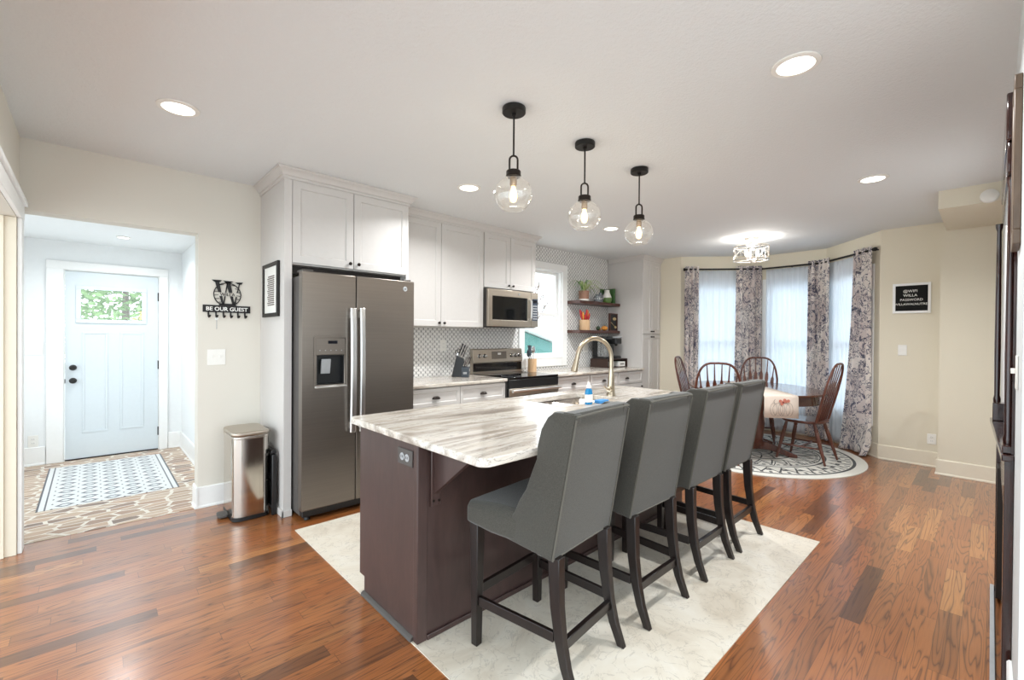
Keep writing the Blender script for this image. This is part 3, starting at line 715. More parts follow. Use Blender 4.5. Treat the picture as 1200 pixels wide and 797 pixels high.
obj('paddle', MB().hexa([(1.245, FY+.03, 1.075), (1.315, FY+.03, 1.075), (1.315, FY+.045, 1.075), (1.245, FY+.045, 1.075)], [(1.245, FY+.01, 1.185), (1.315, FY+.01, 1.185), (1.315, FY+.03, 1.185), (1.245, FY+.03, 1.185)]), M['label_grey'], dl, bev=.004)
obj('drip_tray', MB().box(1.188, 1.425, FY-.022, FY-.0005, .973, .988), M['handle'], dl, bev=.004)
def bar_handle(parent, x0, x1, z0, z1):
    mb = MB(); rings = []
    for k in range(13):
        q = k/12; zz = z0+(z1-z0)*q; bow = .012*math.sin(math.pi*q); y0 = FY-.05-bow
        rings.append([(x0, y0+.012, zz), (x0+.008, y0, zz), (x1-.008, y0, zz), (x1, y0+.012, zz), (x1-.006, y0+.024, zz), (x0+.006, y0+.024, zz)])
    mb.loft(rings)
    for zz in (z0+.05, z1-.05): mb.box(x0+.012, x1-.012, FY-.034, FY-.0005, zz-.025, zz+.025)
    obj('handle', mb, M['handle'], parent, bev=.002)
bar_handle(dl, 1.440, 1.488, .62, 1.572); bar_handle(dr, 1.514, 1.560, .62, 1.576)
lg = obj('badge', MB().lathe([(.0, -.004), (.018, -.004), (.020, -.001), (.0, -.001)], (1.927, FY, 1.757), 24, 'Y'), M['label_grey'], dr)
text('badge_letters', 'GE', M['slate_side'], lg, .018, (1.927, FY-.0045, 1.751), (1, 0, 0), (0, 0, 1), .001)
obj('grille', MB().box(1.12, 2.0, FY+.03, FY+.074, .03, .083), M['black'], th, bev=.003)
mb = MB()
for x in (1.16, 1.95): mb.cyl((x, FY+.06, .0065), (x, FY+.06, .034), .022, .018, 14)
for x in (1.16, 1.95): mb.cyl((x, 4.1, .0065), (x, 4.1, .034), .022, .018, 14)
obj('foot', mb, M['black'], th)

# ================================================================ MICROWAVE
th = thing('microwave', 'stainless over-range microwave with dark window mounted under the short cabinet', 'microwave', (3.63, 4.0, 1.475))
obj('body', MB().box(3.224, 4.032, 3.862, YW-.009, 1.478, 1.905), M['slate_side'], th, bev=.003)
md = obj('door', MB().plate_hole(3.224, 3.905, 1.48, 1.903, 3.285, 3.845, 1.555, 1.825, 3.83, 3.861), M['warm_steel'], th, bev=.003)
obj('window', MB().box(3.285, 3.845, 3.838, 3.856, 1.555, 1.825), M['glass_black'], md, smooth=False)
obj('handle', MB().tube([(3.876, 3.829, 1.81), (3.876, 3.80, 1.79), (3.876, 3.795, 1.69), (3.876, 3.80, 1.59), (3.876, 3.829, 1.57)], .013, 10), M['handle'], md)
cp = obj('control_panel', MB().box(3.909, 4.032, 3.83, 3.861, 1.48, 1.903), M['warm_steel'], th, bev=.003)
kp = obj('keypad', MB().box(3.922, 4.015, 3.8275, 3.8298, 1.56, 1.825), M['screen_blue'], cp)
obj('display', MB().box(3.935, 4.003, 3.826, 3.8273, 1.775, 1.812), M['display'], kp)
mb = MB()
for i in range(3):
    for k in range(6): mb.box(3.934+.026*i, 3.952+.026*i, 3.826, 3.8273, 1.575+.031*k, 1.592+.031*k)
obj('buttons', mb, M['label_grey'], kp, smooth=False)
obj('badge', MB().lathe([(.0, -.003), (.014, -.003), (.015, -.0005), (.0, -.0005)], (3.70, 3.83, 1.865), 20, 'Y'), M['label_grey'], md)
obj('vent', MB().box(3.25, 4.0, 3.87, 4.1, 1.470, 1.4775), M['black'], th)

# ================================================================ RANGE
th = thing('range', 'stainless electric range with black glass cooktop and backguard knobs', 'stove', (3.68, 3.9, 0))
RX0, RX1 = 3.280, 4.088
obj('body', MB().box(RX0, RX1, 3.58, 4.225, .03, .895), M['slate_side'], th, bev=.002)
obj('cooktop', MB().box(RX0, RX1, 3.545, 4.16, .896, .918), M['glass_black'], th, bev=.004)
mb = MB()
for bx, by, br_ in ((3.47, 3.72, .11), (3.90, 3.72, .09), (3.47, 3.99, .075), (3.90, 3.99, .10)):
    mb.lathe([(br_-.004, .9183), (br_, .9183), (br_, .9188), (br_-.004, .9188)], (bx, by, 0), 36, 'Z', False)
obj('burner_rings', mb, M['label_grey'], th)
prof = [(4.215, .9185), (4.165, .9185), (4.165, 1.045), (4.150, 1.05), (4.165, 1.205), (4.18, 1.215), (4.215, 1.215)]
bgd = obj('backguard', MB().prism(prof, lambda y, z: (RX0-.01, y, z), lambda y, z: (RX1-.012, y, z)), M['warm_steel'], th, bev=.003)
obj('backguard_glass', MB().box(RX0+.0, RX1-.022, 4.1605, 4.1645, .945, 1.04), M['glass_black'], bgd)
def slope_y(z): return 4.150 + (z-1.05)*.015/.155
for kx in (3.365, 3.445, 3.885, 3.955, 4.025):
    kn = obj('knob', MB().lathe([(.0, -.032), (.017, -.030), (.020, -.006), (.026, -.002), (.026, 0)], (kx, slope_y(1.13), 1.13), 18, 'Y'), M['chrome'], bgd)
    obj('knob_collar', MB().lathe([(.0175, -.022), (.0215, -.021), (.0225, -.008), (.0205, -.007)], (kx, slope_y(1.13), 1.13), 18, 'Y', False), M['black'], kn)
pn = obj('display_panel', MB().hexa([(3.56, slope_y(1.09)-.004, 1.09), (3.80, slope_y(1.09)-.004, 1.09), (3.80, slope_y(1.09)-.0005, 1.09), (3.56, slope_y(1.09)-.0005, 1.09)], [(3.56, slope_y(1.18)-.004, 1.18), (3.80, slope_y(1.18)-.004, 1.18), (3.80, slope_y(1.18)-.0005, 1.18), (3.56, slope_y(1.18)-.0005, 1.18)]), M['slate'], bgd, bev=.002)
obj('display', MB().box(3.655, 3.705, slope_y(1.15)-.008, slope_y(1.15)-.0045, 1.14, 1.165), M['white_plastic'], pn)
od = obj('oven_door', MB().box(RX0+.003, RX1-.003, 3.545, 3.579, .20, .80), M['glass_black'], th, bev=.004)
obj('door_trim', MB().box(RX0+.003, RX1-.003, 3.541, 3.579, .8005, .892), M['black'], th, bev=.003)
obj('door_band', MB().box(RX0+.004, RX1-.004, 3.538, 3.5445, .715, .797), M['warm_steel'], od, bev=.002)
obj('handle', MB().tube([(RX0+.05, 3.5375, .775), (RX0+.05, 3.50, .775)], .012, 8).tube([(RX1-.05, 3.5375, .775), (RX1-.05, 3.50, .775)], .012, 8).tube([(RX0+.015, 3.495, .775), (RX1-.015, 3.495, .775)], .018, 12), M['handle'], od)
obj('drawer', MB().box(RX0+.003, RX1-.003, 3.545, 3.579, .045, .195), M['steel'], th, bev=.004)

# ================================================================ ISLAND
IX, IY0_, IY1_, IXE = 1.046, 1.712, 2.29, 3.52
th = thing('kitchen_island', 'dark espresso kitchen island cabinet with end panel and overhang bracket', 'kitchen island', (2.3, 2.0, 0))
obj('body', MB().box(IX+.02, 2.19, IY0_+.012, IY1_, .09, .879).box(2.19, 2.89, IY0_+.012, IY1_, .09, .68).box(2.89, IXE, IY0_+.012, IY1_, .09, .879).box(2.19, 2.89, IY0_+.012, IY0_+.03, .68, .879).box(2.19, 2.89, IY1_-.01, IY1_, .68, .87).box(IX+.02, IXE, IY0_+.012, IY1_-.06, .006, .0895), M['island'], th, smooth=False)
obj('end_panel', MB().prism([(IY0_+.001, .006), (IY1_-.055, .006), (IY1_-.055, .10), (IY1_+.0, .10), (IY1_+.0, .879), (IY0_+.001, .879)], lambda y, z: (IX, y, z), lambda y, z: (IX+.0195, y, z)), M['island'], th, smooth=False)
obj('corner_post', MB().box(IX-.004, IX+.045, IY0_-.006, IY0_+.0005, .006, .879).box(IX-.004, IX-.0005, IY0_+.0005, IY0_+.03, .006, .879), M['island'], th, bev=.002)
obj('back_panel', MB().box(IX+.046, IXE, IY0_, IY0_+.0115, .006, .879), M['island'], th, smooth=False)
obj('shoe_molding', MB().sweep([(IX-.0045, IY1_-.06), (IX-.0045, IY0_+.02)], [(0.0, .006), (.016, .006), (.014, .016), (.006, .022), (0.0, .024)][::-1]) if False else MB().prism([(0, .006), (.018, .006), (.015, .017), (.007, .023), (0, .025)], lambda o, z: (IX-.0005-o, IY1_-.05, z), lambda o, z: (IX-.0005-o, IY0_+.031, z)), M['slate_side'], th)
obj('base_molding', MB().box(IX+.046, IXE, IY0_-.012, IY0_-.0005, .006, .03), M['island'], th, bev=.003)
for k in range(4):
    x0 = IX+.022+k*.617; d = obj('cabinet_door', MB().box(x0, x0+.61, IY1_+.001, IY1_+.021, .11, .87), M['island'], th, bev=.003)
    obj('pull', MB().tube([(x0+.55, IY1_+.0215, .72), (x0+.55, IY1_+.05, .72), (x0+.55, IY1_+.05, .82), (x0+.55, IY1_+.0215, .82)], .005, 8), M['bronze'], d)
def corbel(x):
    mb = MB().box(x, x+.05, IY0_-.016, IY0_-.0065, .60, .878)
    c = obj('bracket', mb, M['island'], th, bev=.004)
    obj('bracket_brace', MB().prism([(IY0_-.0165, .655), (IY0_-.0165, .878), (IY0_-.29, .878), (IY0_-.27, .85)], lambda y, z: (x+.012, y, z), lambda y, z: (x+.038, y, z)), M['island'], c, bev=.002)
    obj('screws', MB().cyl((x+.012, IY0_-.019, .625), (x+.012, IY0_-.0165, .625), .006, seg=10).cyl((x+.04, IY0_-.019, .622), (x+.04, IY0_-.0165, .622), .006, seg=10), M['bronze'], c)
corbel(1.105); corbel(2.27); corbel(3.43)
ou = obj('outlet', MB().box(IX-.007, IX-.0005, 1.752, 1.880, .775, .848), M['slate_side'], th, bev=.002)
for yy in (1.795, 1.838):
    s = obj('receptacle', MB().lathe([(.0, -.0095), (.017, -.0095), (.0175, -.0072), (.0, -.0072)], (IX, yy, .811), 18, 'X'), M['label_grey'], ou)
    obj('slots', MB().box(IX-.0105, IX-.0096, yy-.008, yy-.004, .806, .818).box(IX-.0105, IX-.0096, yy+.004, yy+.008, .806, .818), M['black'], s)
# island worktop with sink cut-out and clipped corners
CX0, CX1, CY0, CY1 = 1.035, 3.60, 1.2528, 2.421
SX0, SX1, SY0, SY1 = 2.23, 2.85, 1.88, 2.27
mb = MB()
def rring(x0, x1, y0, y1, r, z):
    pts = []
    for cx, cy, a0 in ((x1-r, y1-r, 0), (x0+r, y1-r, 90), (x0+r, y0+r, 180), (x1-r, y0+r, 270)):
        for k in range(7):
            a = R(a0+15*k); pts.append(mb.bm.verts.new((cx+r*math.cos(a), cy+r*math.sin(a), z)))
    return pts
o0, o1 = rring(CX0, CX1, CY0, CY1, .045, .8795), rring(CX0, CX1, CY0, CY1, .045, .914)
i0, i1 = rring(SX0, SX1, SY0, SY1, .03, .8795), rring(SX0, SX1, SY0, SY1, .03, .914)
for a, b in ((o0, o1), (o1, i1), (i1, i0), (i0, o0)):
    for k in range(28): mb.face([a[k], a[(k+1)%28], b[(k+1)%28], b[k]])
tag(obj('island_countertop', mb, M['quartz'], bev=.005, seg=3), 'large streaked brown and white stone countertop on the island', 'countertop')
# sink
th = thing('sink', 'stainless double bowl sink set into the island countertop', 'sink', (2.54, 2.07, .88))
obj('flange', MB().plate_hole(0, 1, 0, 1, .1, .9, .1, .9, 0, 1) if False else MB().box(SX0-.02, SX0+.004, SY0-.02, SY1+.02, .8755, .8792).box(SX1-.004, SX1+.02, SY0-.02, SY1+.02, .8755, .8792), M['steel'], th)
for a, b in ((SX0+.006, 2.53), (2.555, SX1-.006)):
    mb = MB(); q = []
    for z, i in ((.876, 0), (.70, .012), (.695, .03)):
        pts = []
        for cx, cy, a0 in ((b-.04, SY1-.046, 0), (a+.04, SY1-.046, 90), (a+.04, SY0+.046, 180), (b-.04, SY0+.046, 270)):
            for k in range(5): an = R(a0+22.5*k); pts.append((cx+(.04-i)*math.cos(an), cy+(.04-i)*math.sin(an), z))
        q.append(pts)
    L = [[mb.bm.verts.new(p) for p in r] for r in q]
    for u, w_ in zip(L, L[1:]):
        for k in range(20): mb.face([u[k], u[(k+1)%20], w_[(k+1)%20], w_[k]])
    mb.face(L[-1])
    bw = obj('bowl', mb, M['steel'], th, solid=.003)
    obj('drain', MB().lathe([(.0, .001), (.04, .001), (.045, .003), (.0, .004)], ((a+b)/2, 2.09, .6965), 20), M['chrome'], bw)
obj('divider', MB().box(2.532, 2.553, SY0+.01, SY1-.01, .70, .868), M['steel'], th, bev=.006)
# faucet
fx, fy = 2.925, 2.0
th = thing('faucet', 'tall arched brushed nickel kitchen faucet with pull-down spray head', 'faucet', (fx, fy, .914))
obj('base', MB().lathe([(.0, .9145), (.036, .9145), (.036, .922), (.030, .932), (.0275, .98), (.024, 1.04), (.019, 1.12), (.0, 1.12)], (fx, fy, 0), 24), M['nickel'], th)
dv = Vector((-.93, .36, 0)); pts = [Vector((fx, fy, 1.10)), Vector((fx, fy, 1.16))]; ra = .15; c0 = Vector((fx, fy, 1.205)) + dv*ra
for k in range(15):
    a = math.pi - R(172)*k/14; pts.append(c0 + dv*ra*(math.cos(a)) + Vector((0, 0, ra*math.sin(a))))
pts = pts[:2] + [p for p in pts[2:]]
obj('spout', MB().tube(pts, .0165, 14), M['nickel'], th)
e = pts[-1]; dd = (pts[-1]-pts[-2]).normalized()
obj('spray_head', MB().tube([e, e+dd*.02, e+dd*.05, e+dd*.12, e+dd*.125], [.017, .0175, .0195, .026, .02], 16), M['nickel'], th)
lv = Vector((-.75, -.2, .0)).normalized()
obj('lever', MB().tube([Vector((fx, fy, .965))+lv*.02, Vector((fx, fy, .967))+lv*.05], [.024, .02], 14).tube([Vector((fx, fy, .967))+lv*.05, Vector((fx, fy, .978))+lv*.10, Vector((fx, fy, .998))+lv*.15], [.010, .008, .006], 10), M['nickel'], th)
# soap bottle and sponge
bx, by = 2.43, 1.838
th = thing('soap_bottle', 'clear bottle of blue dish soap standing by the sink', 'bottle', (bx, by, .9145))
obj('bottle', MB().lathe([(.0, .9145), (.031, .9145), (.033, .92), (.033, .985), (.030, 1.005), (.022, 1.02), (.0, 1.022)], (bx, by, 0), 24, 'Z', True, 1, .62), M['blue_soap'], th)
obj('label', MB().lathe([(.0333, .93), (.0337, .931), (.0337, .98), (.0333, .981)], (bx, by, 0), 24, 'Z', False, 1, .64), M['paper'], th)
obj('cap', MB().lathe([(.0, 1.0225), (.018, 1.0225), (.018, 1.035), (.010, 1.045), (.008, 1.062), (.0, 1.064)], (bx, by, 0), 18), M['white_plastic'], th)
o = obj('sponge', MB().rbox(2.50, 2.60, 1.79, 1.85, .9145, .935, .012), M['sponge'], bev=.004); tag(o, 'blue sponge on the island countertop beside the soap bottle', 'sponge')

# ================================================================ BAR STOOLS (prototype faces +Y, origin under the seat centre)
def make_stool():
    th = thing('bar_stool', '', 'bar stool', (0, 0, 0), 'upholstered stools along the island')
    # y: back legs at -.235, front at +.225
    wt, wb, wf = .212, .216, .25
    mb = MB()
    mb.loft([[(-wf, .245, .546), (wf, .245, .546), (wf, .245, .615), (wf-.02, .245, .64), (-wf+.02, .245, .64), (-wf, .245, .615)],
             [(-wf+.005, .10, .533), (wf-.005, .10, .533), (wf-.005, .10, .62), (wf-.03, .10, .652), (-wf+.03, .10, .652), (-wf+.005, .10, .62)],
             [(-wb+.02, -.16, .511), (wb-.02, -.16, .511), (wb-.02, -.16, .615), (wb-.05, -.16, .64), (-wb+.05, -.16, .64), (-wb+.02, -.16, .615)]])
    obj('seat', mb, M['linen'], th, bev=.014, seg=3)
    # back slab + wings in one mesh
    mb = MB()
    def back_y(z): return -.20 - .10*(z-.50)/.57
    zs = [.505, .60, .70, .80, .90, 1.0, 1.055, 1.078]
    rings = []
    for z in zs:
        q = (z-.505)/.573; wx = wb+.006 - .010*q; y = back_y(z); rd = 0 if z < 1.05 else (.012 if z < 1.07 else .03)
        rings.append([(-wx+.004, y+rd*.4, z), (wx-.004, y+rd*.4, z), (wx-.004, y+.075-rd*.4, z), (-wx+.004, y+.075-rd*.4, z)])
    mb.loft(rings)
    for s in (-1, 1):
        prof = [(.535, .05), (.56, .045), (.60, .02), (.645, -.01), (.70, -.035), (.75, -.068), (.83, -.098), (.88, -.119), (.93, -.121), (1.0, -.138), (1.05, -.168), (1.074, -.20)]
        rr = []
        for z, yf in [(.505, .05)] + prof:
            q = (z-.505)/.573; wx = wb+.008 - .012*q; yb = back_y(z)+.003
            a, b = s*wx, s*(wx-.042); zf = z+.023 if z < .51 else z
            rr.append([(a, yb, z), (b, yb, z), (b, max(yf, yb+.02), zf), (a-s*.006, max(yf, yb+.02)+.004, zf), (a, max(yf, yb+.02)-.006, zf)])
        mb.loft(rr)
    bk = obj('backrest', mb, M['linen'], th, bev=.010, seg=3)
    mb = MB()
    for s in (-1, 1):
        mb.tube([(s*(wb+.003-.010*(z-.505)/.573), back_y(z)-.001, z) for z in zs[:-1]], .0045, 6)
    mb.tube([(-wt+.004, back_y(1.068)-.0, 1.066), (0, back_y(1.07)-.002, 1.070), (wt-.004, back_y(1.068), 1.066)], .0045, 6)
    mb.tube([(-wb-.002, -.20, .509), (wb+.002, -.20, .509)], .0045, 6)
    obj('piping', mb, M['piping'], bk)
    for s in (-1, 1):
        # rear leg, sabre curved
        rr = []
        for z, y, h in ((.006, -.285, .0165), (.10, -.247, .019), (.20, -.222, .021), (.32, -.205, .0235), (.44, -.198, .0255), (.512, -.196, .026)):
            x = s*(.190 - .004*(z/.5)); rr.append([(x-h*.8, y-h, z), (x+h*.8, y-h, z), (x+h*.8, y+h, z), (x-h*.8, y+h, z)])
        mb = MB().loft(rr); obj('leg', mb, M['leg_wood'], th, bev=.003)
        rr = []
        for z, h in ((.006, .017), (.30, .0205), (.5455, .024)):
            x = s*.218; rr.append([(x-h, .205-h, z), (x+h, .205-h, z), (x+h, .205+h, z), (x-h, .205+h, z)])
        obj('leg', MB().loft(rr), M['leg_wood'], th, bev=.003)
        obj('stretcher', MB().hexa([(s*.197-.009, -.197, .185), (s*.197+.009, -.197, .185), (s*.219+.009, .186, .185), (s*.219-.009, .186, .185)], [(s*.197-.009, -.197, .225), (s*.197+.009, -.197, .225), (s*.219+.009, .186, .225), (s*.219-.009, .186, .225)]), M['leg_wood'], th, bev=.002)
    obj('stretcher', MB().box(-.172, .172, -.238, -.215, .155, .195), M['leg_wood'], th, bev=.002)
    obj('stretcher', MB().box(-.197, .197, .195, .215, .225, .265), M['leg_wood'], th, bev=.002)
    return th
st = make_stool()
stools = [(1.48, 1.358, 6.0, 'grey upholstered bar stool nearest the camera, seat fully visible'), (2.082, 1.364, 0, 'grey bar stool second from the camera along the island'),
          (2.690, 1.364, 0, 'grey bar stool third from the camera along the island'), (3.195, 1.364, 0, 'grey bar stool farthest from the camera, nearest the dining table')]
for i, (x, y, a, l) in enumerate(stools):
    if i == 0: st.location = (x, y, 0); st.rotation_euler = (0, 0, R(a)); st['label'] = l
    else: dup(st, (x, y, 0), R(a), l)

# ================================================================ DINING
o = obj('round_rug', MB().lathe([(.0, .0006), (1.13, .0006), (1.13, .008), (1.125, .010), (.0, .010)], (0, 0, 0), 96), M['rug'], None)
tag(o, 'round cream rug with black tribal ring pattern under the dining table', 'rug'); o.location = (5.88, 2.0, 0)
RUGZ = .0105
# table: local long axis X, rotated
th = thing('dining_table', 'brown oval wooden pedestal dining table in the bay', 'dining table', (0, 0, 0))
def oval(a, b, p=2.5, n=48): return [(a*abs(math.cos(q))**(2/p)*(1 if math.cos(q) >= 0 else -1), b*abs(math.sin(q))**(2/p)*(1 if math.sin(q) >= 0 else -1)) for q in [2*math.pi*k/n for k in range(n)]]
mb = MB().loft([[(x, y, z) for x, y in oval(a, b)] for z, a, b in ((.735, .79, .68), (.738, .805, .695), (.752, .81, .70), (.76, .80, .69))])
obj('tabletop', mb, M['table_wood'], th)
obj('apron', MB().loft([[(x, y, z) for x, y in oval(.74, .63)] for z in (.635, .7345)]), M['table_wood'], th)
for s in (-1, 1):
    obj('pedestal', MB().lathe([(.0, .10), (.07, .10), (.075, .14), (.05, .18), (.06, .26), (.07, .36), (.05, .48), (.065, .56), (.075, .6345), (.0, .6345)], (s*.0 + s*.20, 0, 0), 20), M['chair_wood'], th)
    for r_ in (-1, 1):
        pr_ = [(.0, .06), (.0, .16), (.10, .15), (.22, .10), (.36, .045), (.40, .035), (.40, .001), (.33, .001), (.22, .035), (.10, .06)]
        obj('foot', MB().prism(pr_, lambda u, z: (s*(.20+u*.35)-.03, r_*(u*.9), z), lambda u, z: (s*(.20+u*.35)+.03, r_*(u*.9), z)), M['chair_wood'], th, bev=.006)
obj('stretcher', MB().box(-.17, .17, -.03, .03, .10, .15), M['chair_wood'], th, bev=.006)
TA = R(37.6); TC = (5.90, 1.99)
th.location = (TC[0], TC[1], RUGZ-.001); th.rotation_euler = (0, 0, TA)
# runner along the long axis, hanging over the near end
TZ = .76 + RUGZ + .0005
th = thing('table_runner', 'cream table runner printed with a pumpkin, hanging over the near table end', 'table runner', (0, 0, 0))
mb = MB(); prof = [(.70, TZ), (-.70, TZ), (-.79, TZ), (-.815, TZ-.008), (-.822, TZ-.03), (-.824, TZ-.12), (-.826, TZ-.235)]
V = [[mb.bm.verts.new((u, y, z)) for y in (-.165, -.05, .05, .165)] for u, z in prof]
for a, b in zip(V, V[1:]):
    for k in range(3): mb.face([a[k], a[k+1], b[k+1], b[k]])
obj('cloth', mb, M['runner'], th, solid=.003)
mb = MB(); px = -.831; pz = TZ-.145
for w_, off in ((.04, 0), (.065, -.035), (.065, .035), (.045, -.075), (.045, .075)):
    mb.tube([(px, off+w_*.75*math.cos(2*math.pi*k/24), pz+.068*math.sin(2*math.pi*k/24)) for k in range(24)], .0012, 5, True)
mb.tube([(px, .07, pz+.06), (px, .075, pz+.085), (px, .062, pz+.105)], .002, 5)
obj('printed_pumpkin', mb, M['ink'], th)
mb = MB()
for k, (dy, dz) in enumerate(((0, 0), (.026, .012), (-.028, .01), (.012, -.016), (-.014, .024), (-.05, .016))):
    mb.lathe([(.0, -.003), (.015, -.003), (.016, 0.), (.0, .001)], (px+.001, -.015+dy, pz+.075+dz), 10, 'X')
obj('printed_flowers', mb, M['blush'], th)
obj('printed_flower_heart', MB().lathe([(.0, -.0045), (.008, -.0045), (.008, -.003), (.0, -.003)], (px+.001, -.015, pz+.075), 10, 'X'), M['rosedark'], th)
th.location = (TC[0], TC[1], 0); th.rotation_euler = (0, 0, TA)

def make_chair():
    """windsor arrow-back chair facing +Y, origin on floor under the seat centre"""
    th = thing('dining_chair', '', 'chair', (0, 0, 0), 'arrow-back dining chairs around the table'); m = M['chair_wood']
    pts = []
    for k in range(40):
        a = 2*math.pi*k/40; c, s = math.cos(a), math.sin(a)
        pts.append((.235*abs(c)**.75*(1 if c >= 0 else -1)*(1.0+.06*s), .215*abs(s)**.8*(1 if s >= 0 else -1)))
    obj('seat', MB().loft([[(x*f, y*f, z) for x, y in pts] for z, f in ((.425, .90), (.435, .97), (.447, 1.0), (.456, .985), (.45, .80))]), m, th)
    legs = {}
    for sx in (-1, 1):
        for sy, foot in ((1, (.215, .215)), (-1, (.205, -.255))):
            a = Vector((sx*.150, sy*.135, .43)); b = Vector((sx*foot[0], foot[1], .0035)); legs[(sx, sy)] = (a, b)
            P = lambda q: a+(b-a)*q
            obj('leg', MB().tube([P(0), P(.12), P(.2), P(.22), P(.24), P(.42), P(.60), P(.62), P(.64), P(.8), P(.9), P(1)], [.013, .017, .020, .015, .020, .0215, .018, .014, .018, .016, .013, .011], 10), m, th)
    def at(k, q): a, b = legs[k]; return a+(b-a)*q
    for sx in (-1, 1):
        p, q = at((sx, 1), .62), at((sx, -1), .62); obj('stretcher', MB().tube([p, (p+q)/2, q], [.008, .012, .008], 8), m, th)
    p, q = (at((-1, 1), .62)+at((-1, -1), .62))/2, (at((1, 1), .62)+at((1, -1), .62))/2
    obj('stretcher', MB().tube([p, (p+q)/2, q], [.008, .012, .008], 8), m, th)
    # bow
    def lean(h): return -.165 - .155*(h/.64) 
    bow = []
    for k in range(25):
        a = math.pi*k/24; c = math.cos(a); s = math.sin(a)
        x = -.235*abs(c)**.55*(1 if c >= 0 else -1); h = .64*s**.62
        x *= (.86 + .14*min(1, h/.35))
        bow.append((x, lean(h), .448+h))
    obj('bow', MB().tube(bow, .0125, 8), m, th)
    for k in range(6):
        u = (k-2.5)/2.5; x0 = u*.135; x1 = u*.185; hx = x1/.235
        htop = .64*max(.2, (1-min(.999, abs(hx))**(1/.55)**1.0))**.31
        htop = min(.635, .64*(max(0.02, 1-abs(hx)**3.6))**.31)
        rings = []
        for q, wd, tk in ((0, .006, .006), (.25, .007, .006), (.42, .010, .005), (.56, .021, .004), (.66, .018, .004), (.72, .008, .005), (1, .005, .005)):
            h = htop*q; x = x0+(x1-x0)*q; y = lean(h)+.004
            rings.append([(x-wd, y-tk, .450+h), (x+wd, y-tk, .450+h), (x+wd, y+tk, .450+h), (x-wd, y+tk, .450+h)])
        obj('spindle', MB().loft(rings), m, th, bev=.001)
    return th
ch = make_chair()
chairs = [(5.90, 1.43, -4, 'brown arrow-back dining chair at the right end of the table, seen from the side'),
          (5.16, 2.10, -68, 'brown dining chair at the table with its back towards the stools, nearest of the four'),
          (6.52, 2.14, 105, 'brown dining chair behind the table in front of the middle window'),
          (6.12, 2.72, 192, 'brown dining chair at the left end of the table by the left curtain')]
for i, (x, y, a, l) in enumerate(chairs):
    if i == 0: ch.location = (x, y, RUGZ-.0005); ch.rotation_euler = (0, 0, R(a)); ch['label'] = l
    else: dup(ch, (x, y, RUGZ-.0005), R(a), l)

# ================================================================ CURTAINS
RZ = 2.40
rod = [(6.582, .945), (7.27, 1.60), (7.27, 2.34), (6.565, 3.15)]
th = thing('curtain_rod', 'black curtain rod bent round the bay windows', 'curtain rod', (7.0, 2.0, RZ))
for a, b in zip(rod, rod[1:]): obj('rod', MB().cyl((*a, RZ), (*b, RZ), .0125, seg=10), M['black_metal'], th)
for p in (rod[1], rod[2]): obj('elbow', MB().sphere((*p, RZ), .02, seg=12, rg=8), M['black_metal'], th)
for p, d in ((rod[0], Vector((-.73, -.69, 0))), (rod[3], Vector((-.66, .75, 0)))):
    pv = Vector((*p, RZ)); mb = MB().tube([pv, pv+d*.0, pv+d*.012, pv+d*.02, pv+d*.035, pv+d*.05, pv+d*.055], [.0125, .0125, .02, .012, .024, .02, .004], 10)
    obj('finial', mb, M['black_metal'], th)
for p, nrm in (((6.63, .99), Vector((.0, -.10, 0))), ((7.28, 1.97), Vector((.095, 0, 0))), ((6.60, 3.11), Vector((.03, .10, 0)))):
    pv = Vector((*p, RZ)); obj('bracket', MB().cyl(pv, pv+nrm, .007, seg=8), M['black_metal'], th)
def along(path, s):
    for a, b in zip(path, path[1:]):
        A, B = Vector(a), Vector(b); L = (B-A).length
        if s <= L or b == path[-1]: d = (B-A)/L; return A+d*s, d
        s -= L
def curtain(name, path, label, cat, folds, amp, z0, z1, mat, flare=1.0, puddle=0.0, group=None, seg=14, shift=0.0):
    L = sum((Vector(b)-Vector(a)).length for a, b in zip(path, path[1:]))
    N = folds*seg
    def fn(u, v):
        p, d = along(path, u*L); nr = Vector((-d.y, d.x)); z = z0+(z1-z0)*v
        k = (1-v); f = 1+(flare-1)*k*k; c, _ = along(path, L/2)
        ph = 2*math.pi*folds*u; wv = amp*(math.sin(ph) + .25*math.sin(2.3*ph+1+3*k))*(.85+.25*k)
        q = p - c; p2 = c + q*f + d*shift*k*k
        if puddle and v < .06:
            wv += puddle*(1-v/.06)*(.5+.5*math.sin(ph*.5+1))
        p2 = p2 + nr*wv
        return (p2.x, p2.y, z)
    mb = MB().grid(fn, N, 30)
    o = obj(name, mb, mat, None, solid=.002, ang=80)
    return tag(o, label, cat, group)
def seg_pts(a, b, t0, t1): A, B = Vector(a), Vector(b); return [tuple(A+(B-A)*t0), tuple(A+(B-A)*t1)]
G = 'patterned curtains in the bay'
curtain('curtain', seg_pts(rod[0], rod[1], .0, .33), 'navy patterned curtain at the far right of the bay, pooling on the floor', 'curtain', 3, .027, .012, RZ+.045, M['curtain'], 1.75, .07, G, shift=.10)
curtain('curtain', [seg_pts(rod[0], rod[1], .80, 1)[0], rod[1], seg_pts(rod[1], rod[2], 0, .20)[1]], 'navy patterned curtain between the middle and right bay windows', 'curtain', 4, .028, .015, RZ+.045, M['curtain'], 1.12, 0, G)
curtain('curtain', seg_pts(rod[2], rod[3], .0, .34), 'navy patterned curtain between the left and middle bay windows', 'curtain', 4, .028, .015, RZ+.045, M['curtain'], 1.10, 0, G)
curtain('curtain', seg_pts(rod[2], rod[3], .84, 1.03), 'navy patterned curtain at the far left of the bay', 'curtain', 3, .027, .015, RZ+.045, M['curtain'], 1.08, 0, G)
def off(p, q, o):
    d = (Vector(q)-Vector(p)).normalized(); return Vector((d.y, -d.x))*o
G = 'white sheers behind the patterned curtains'
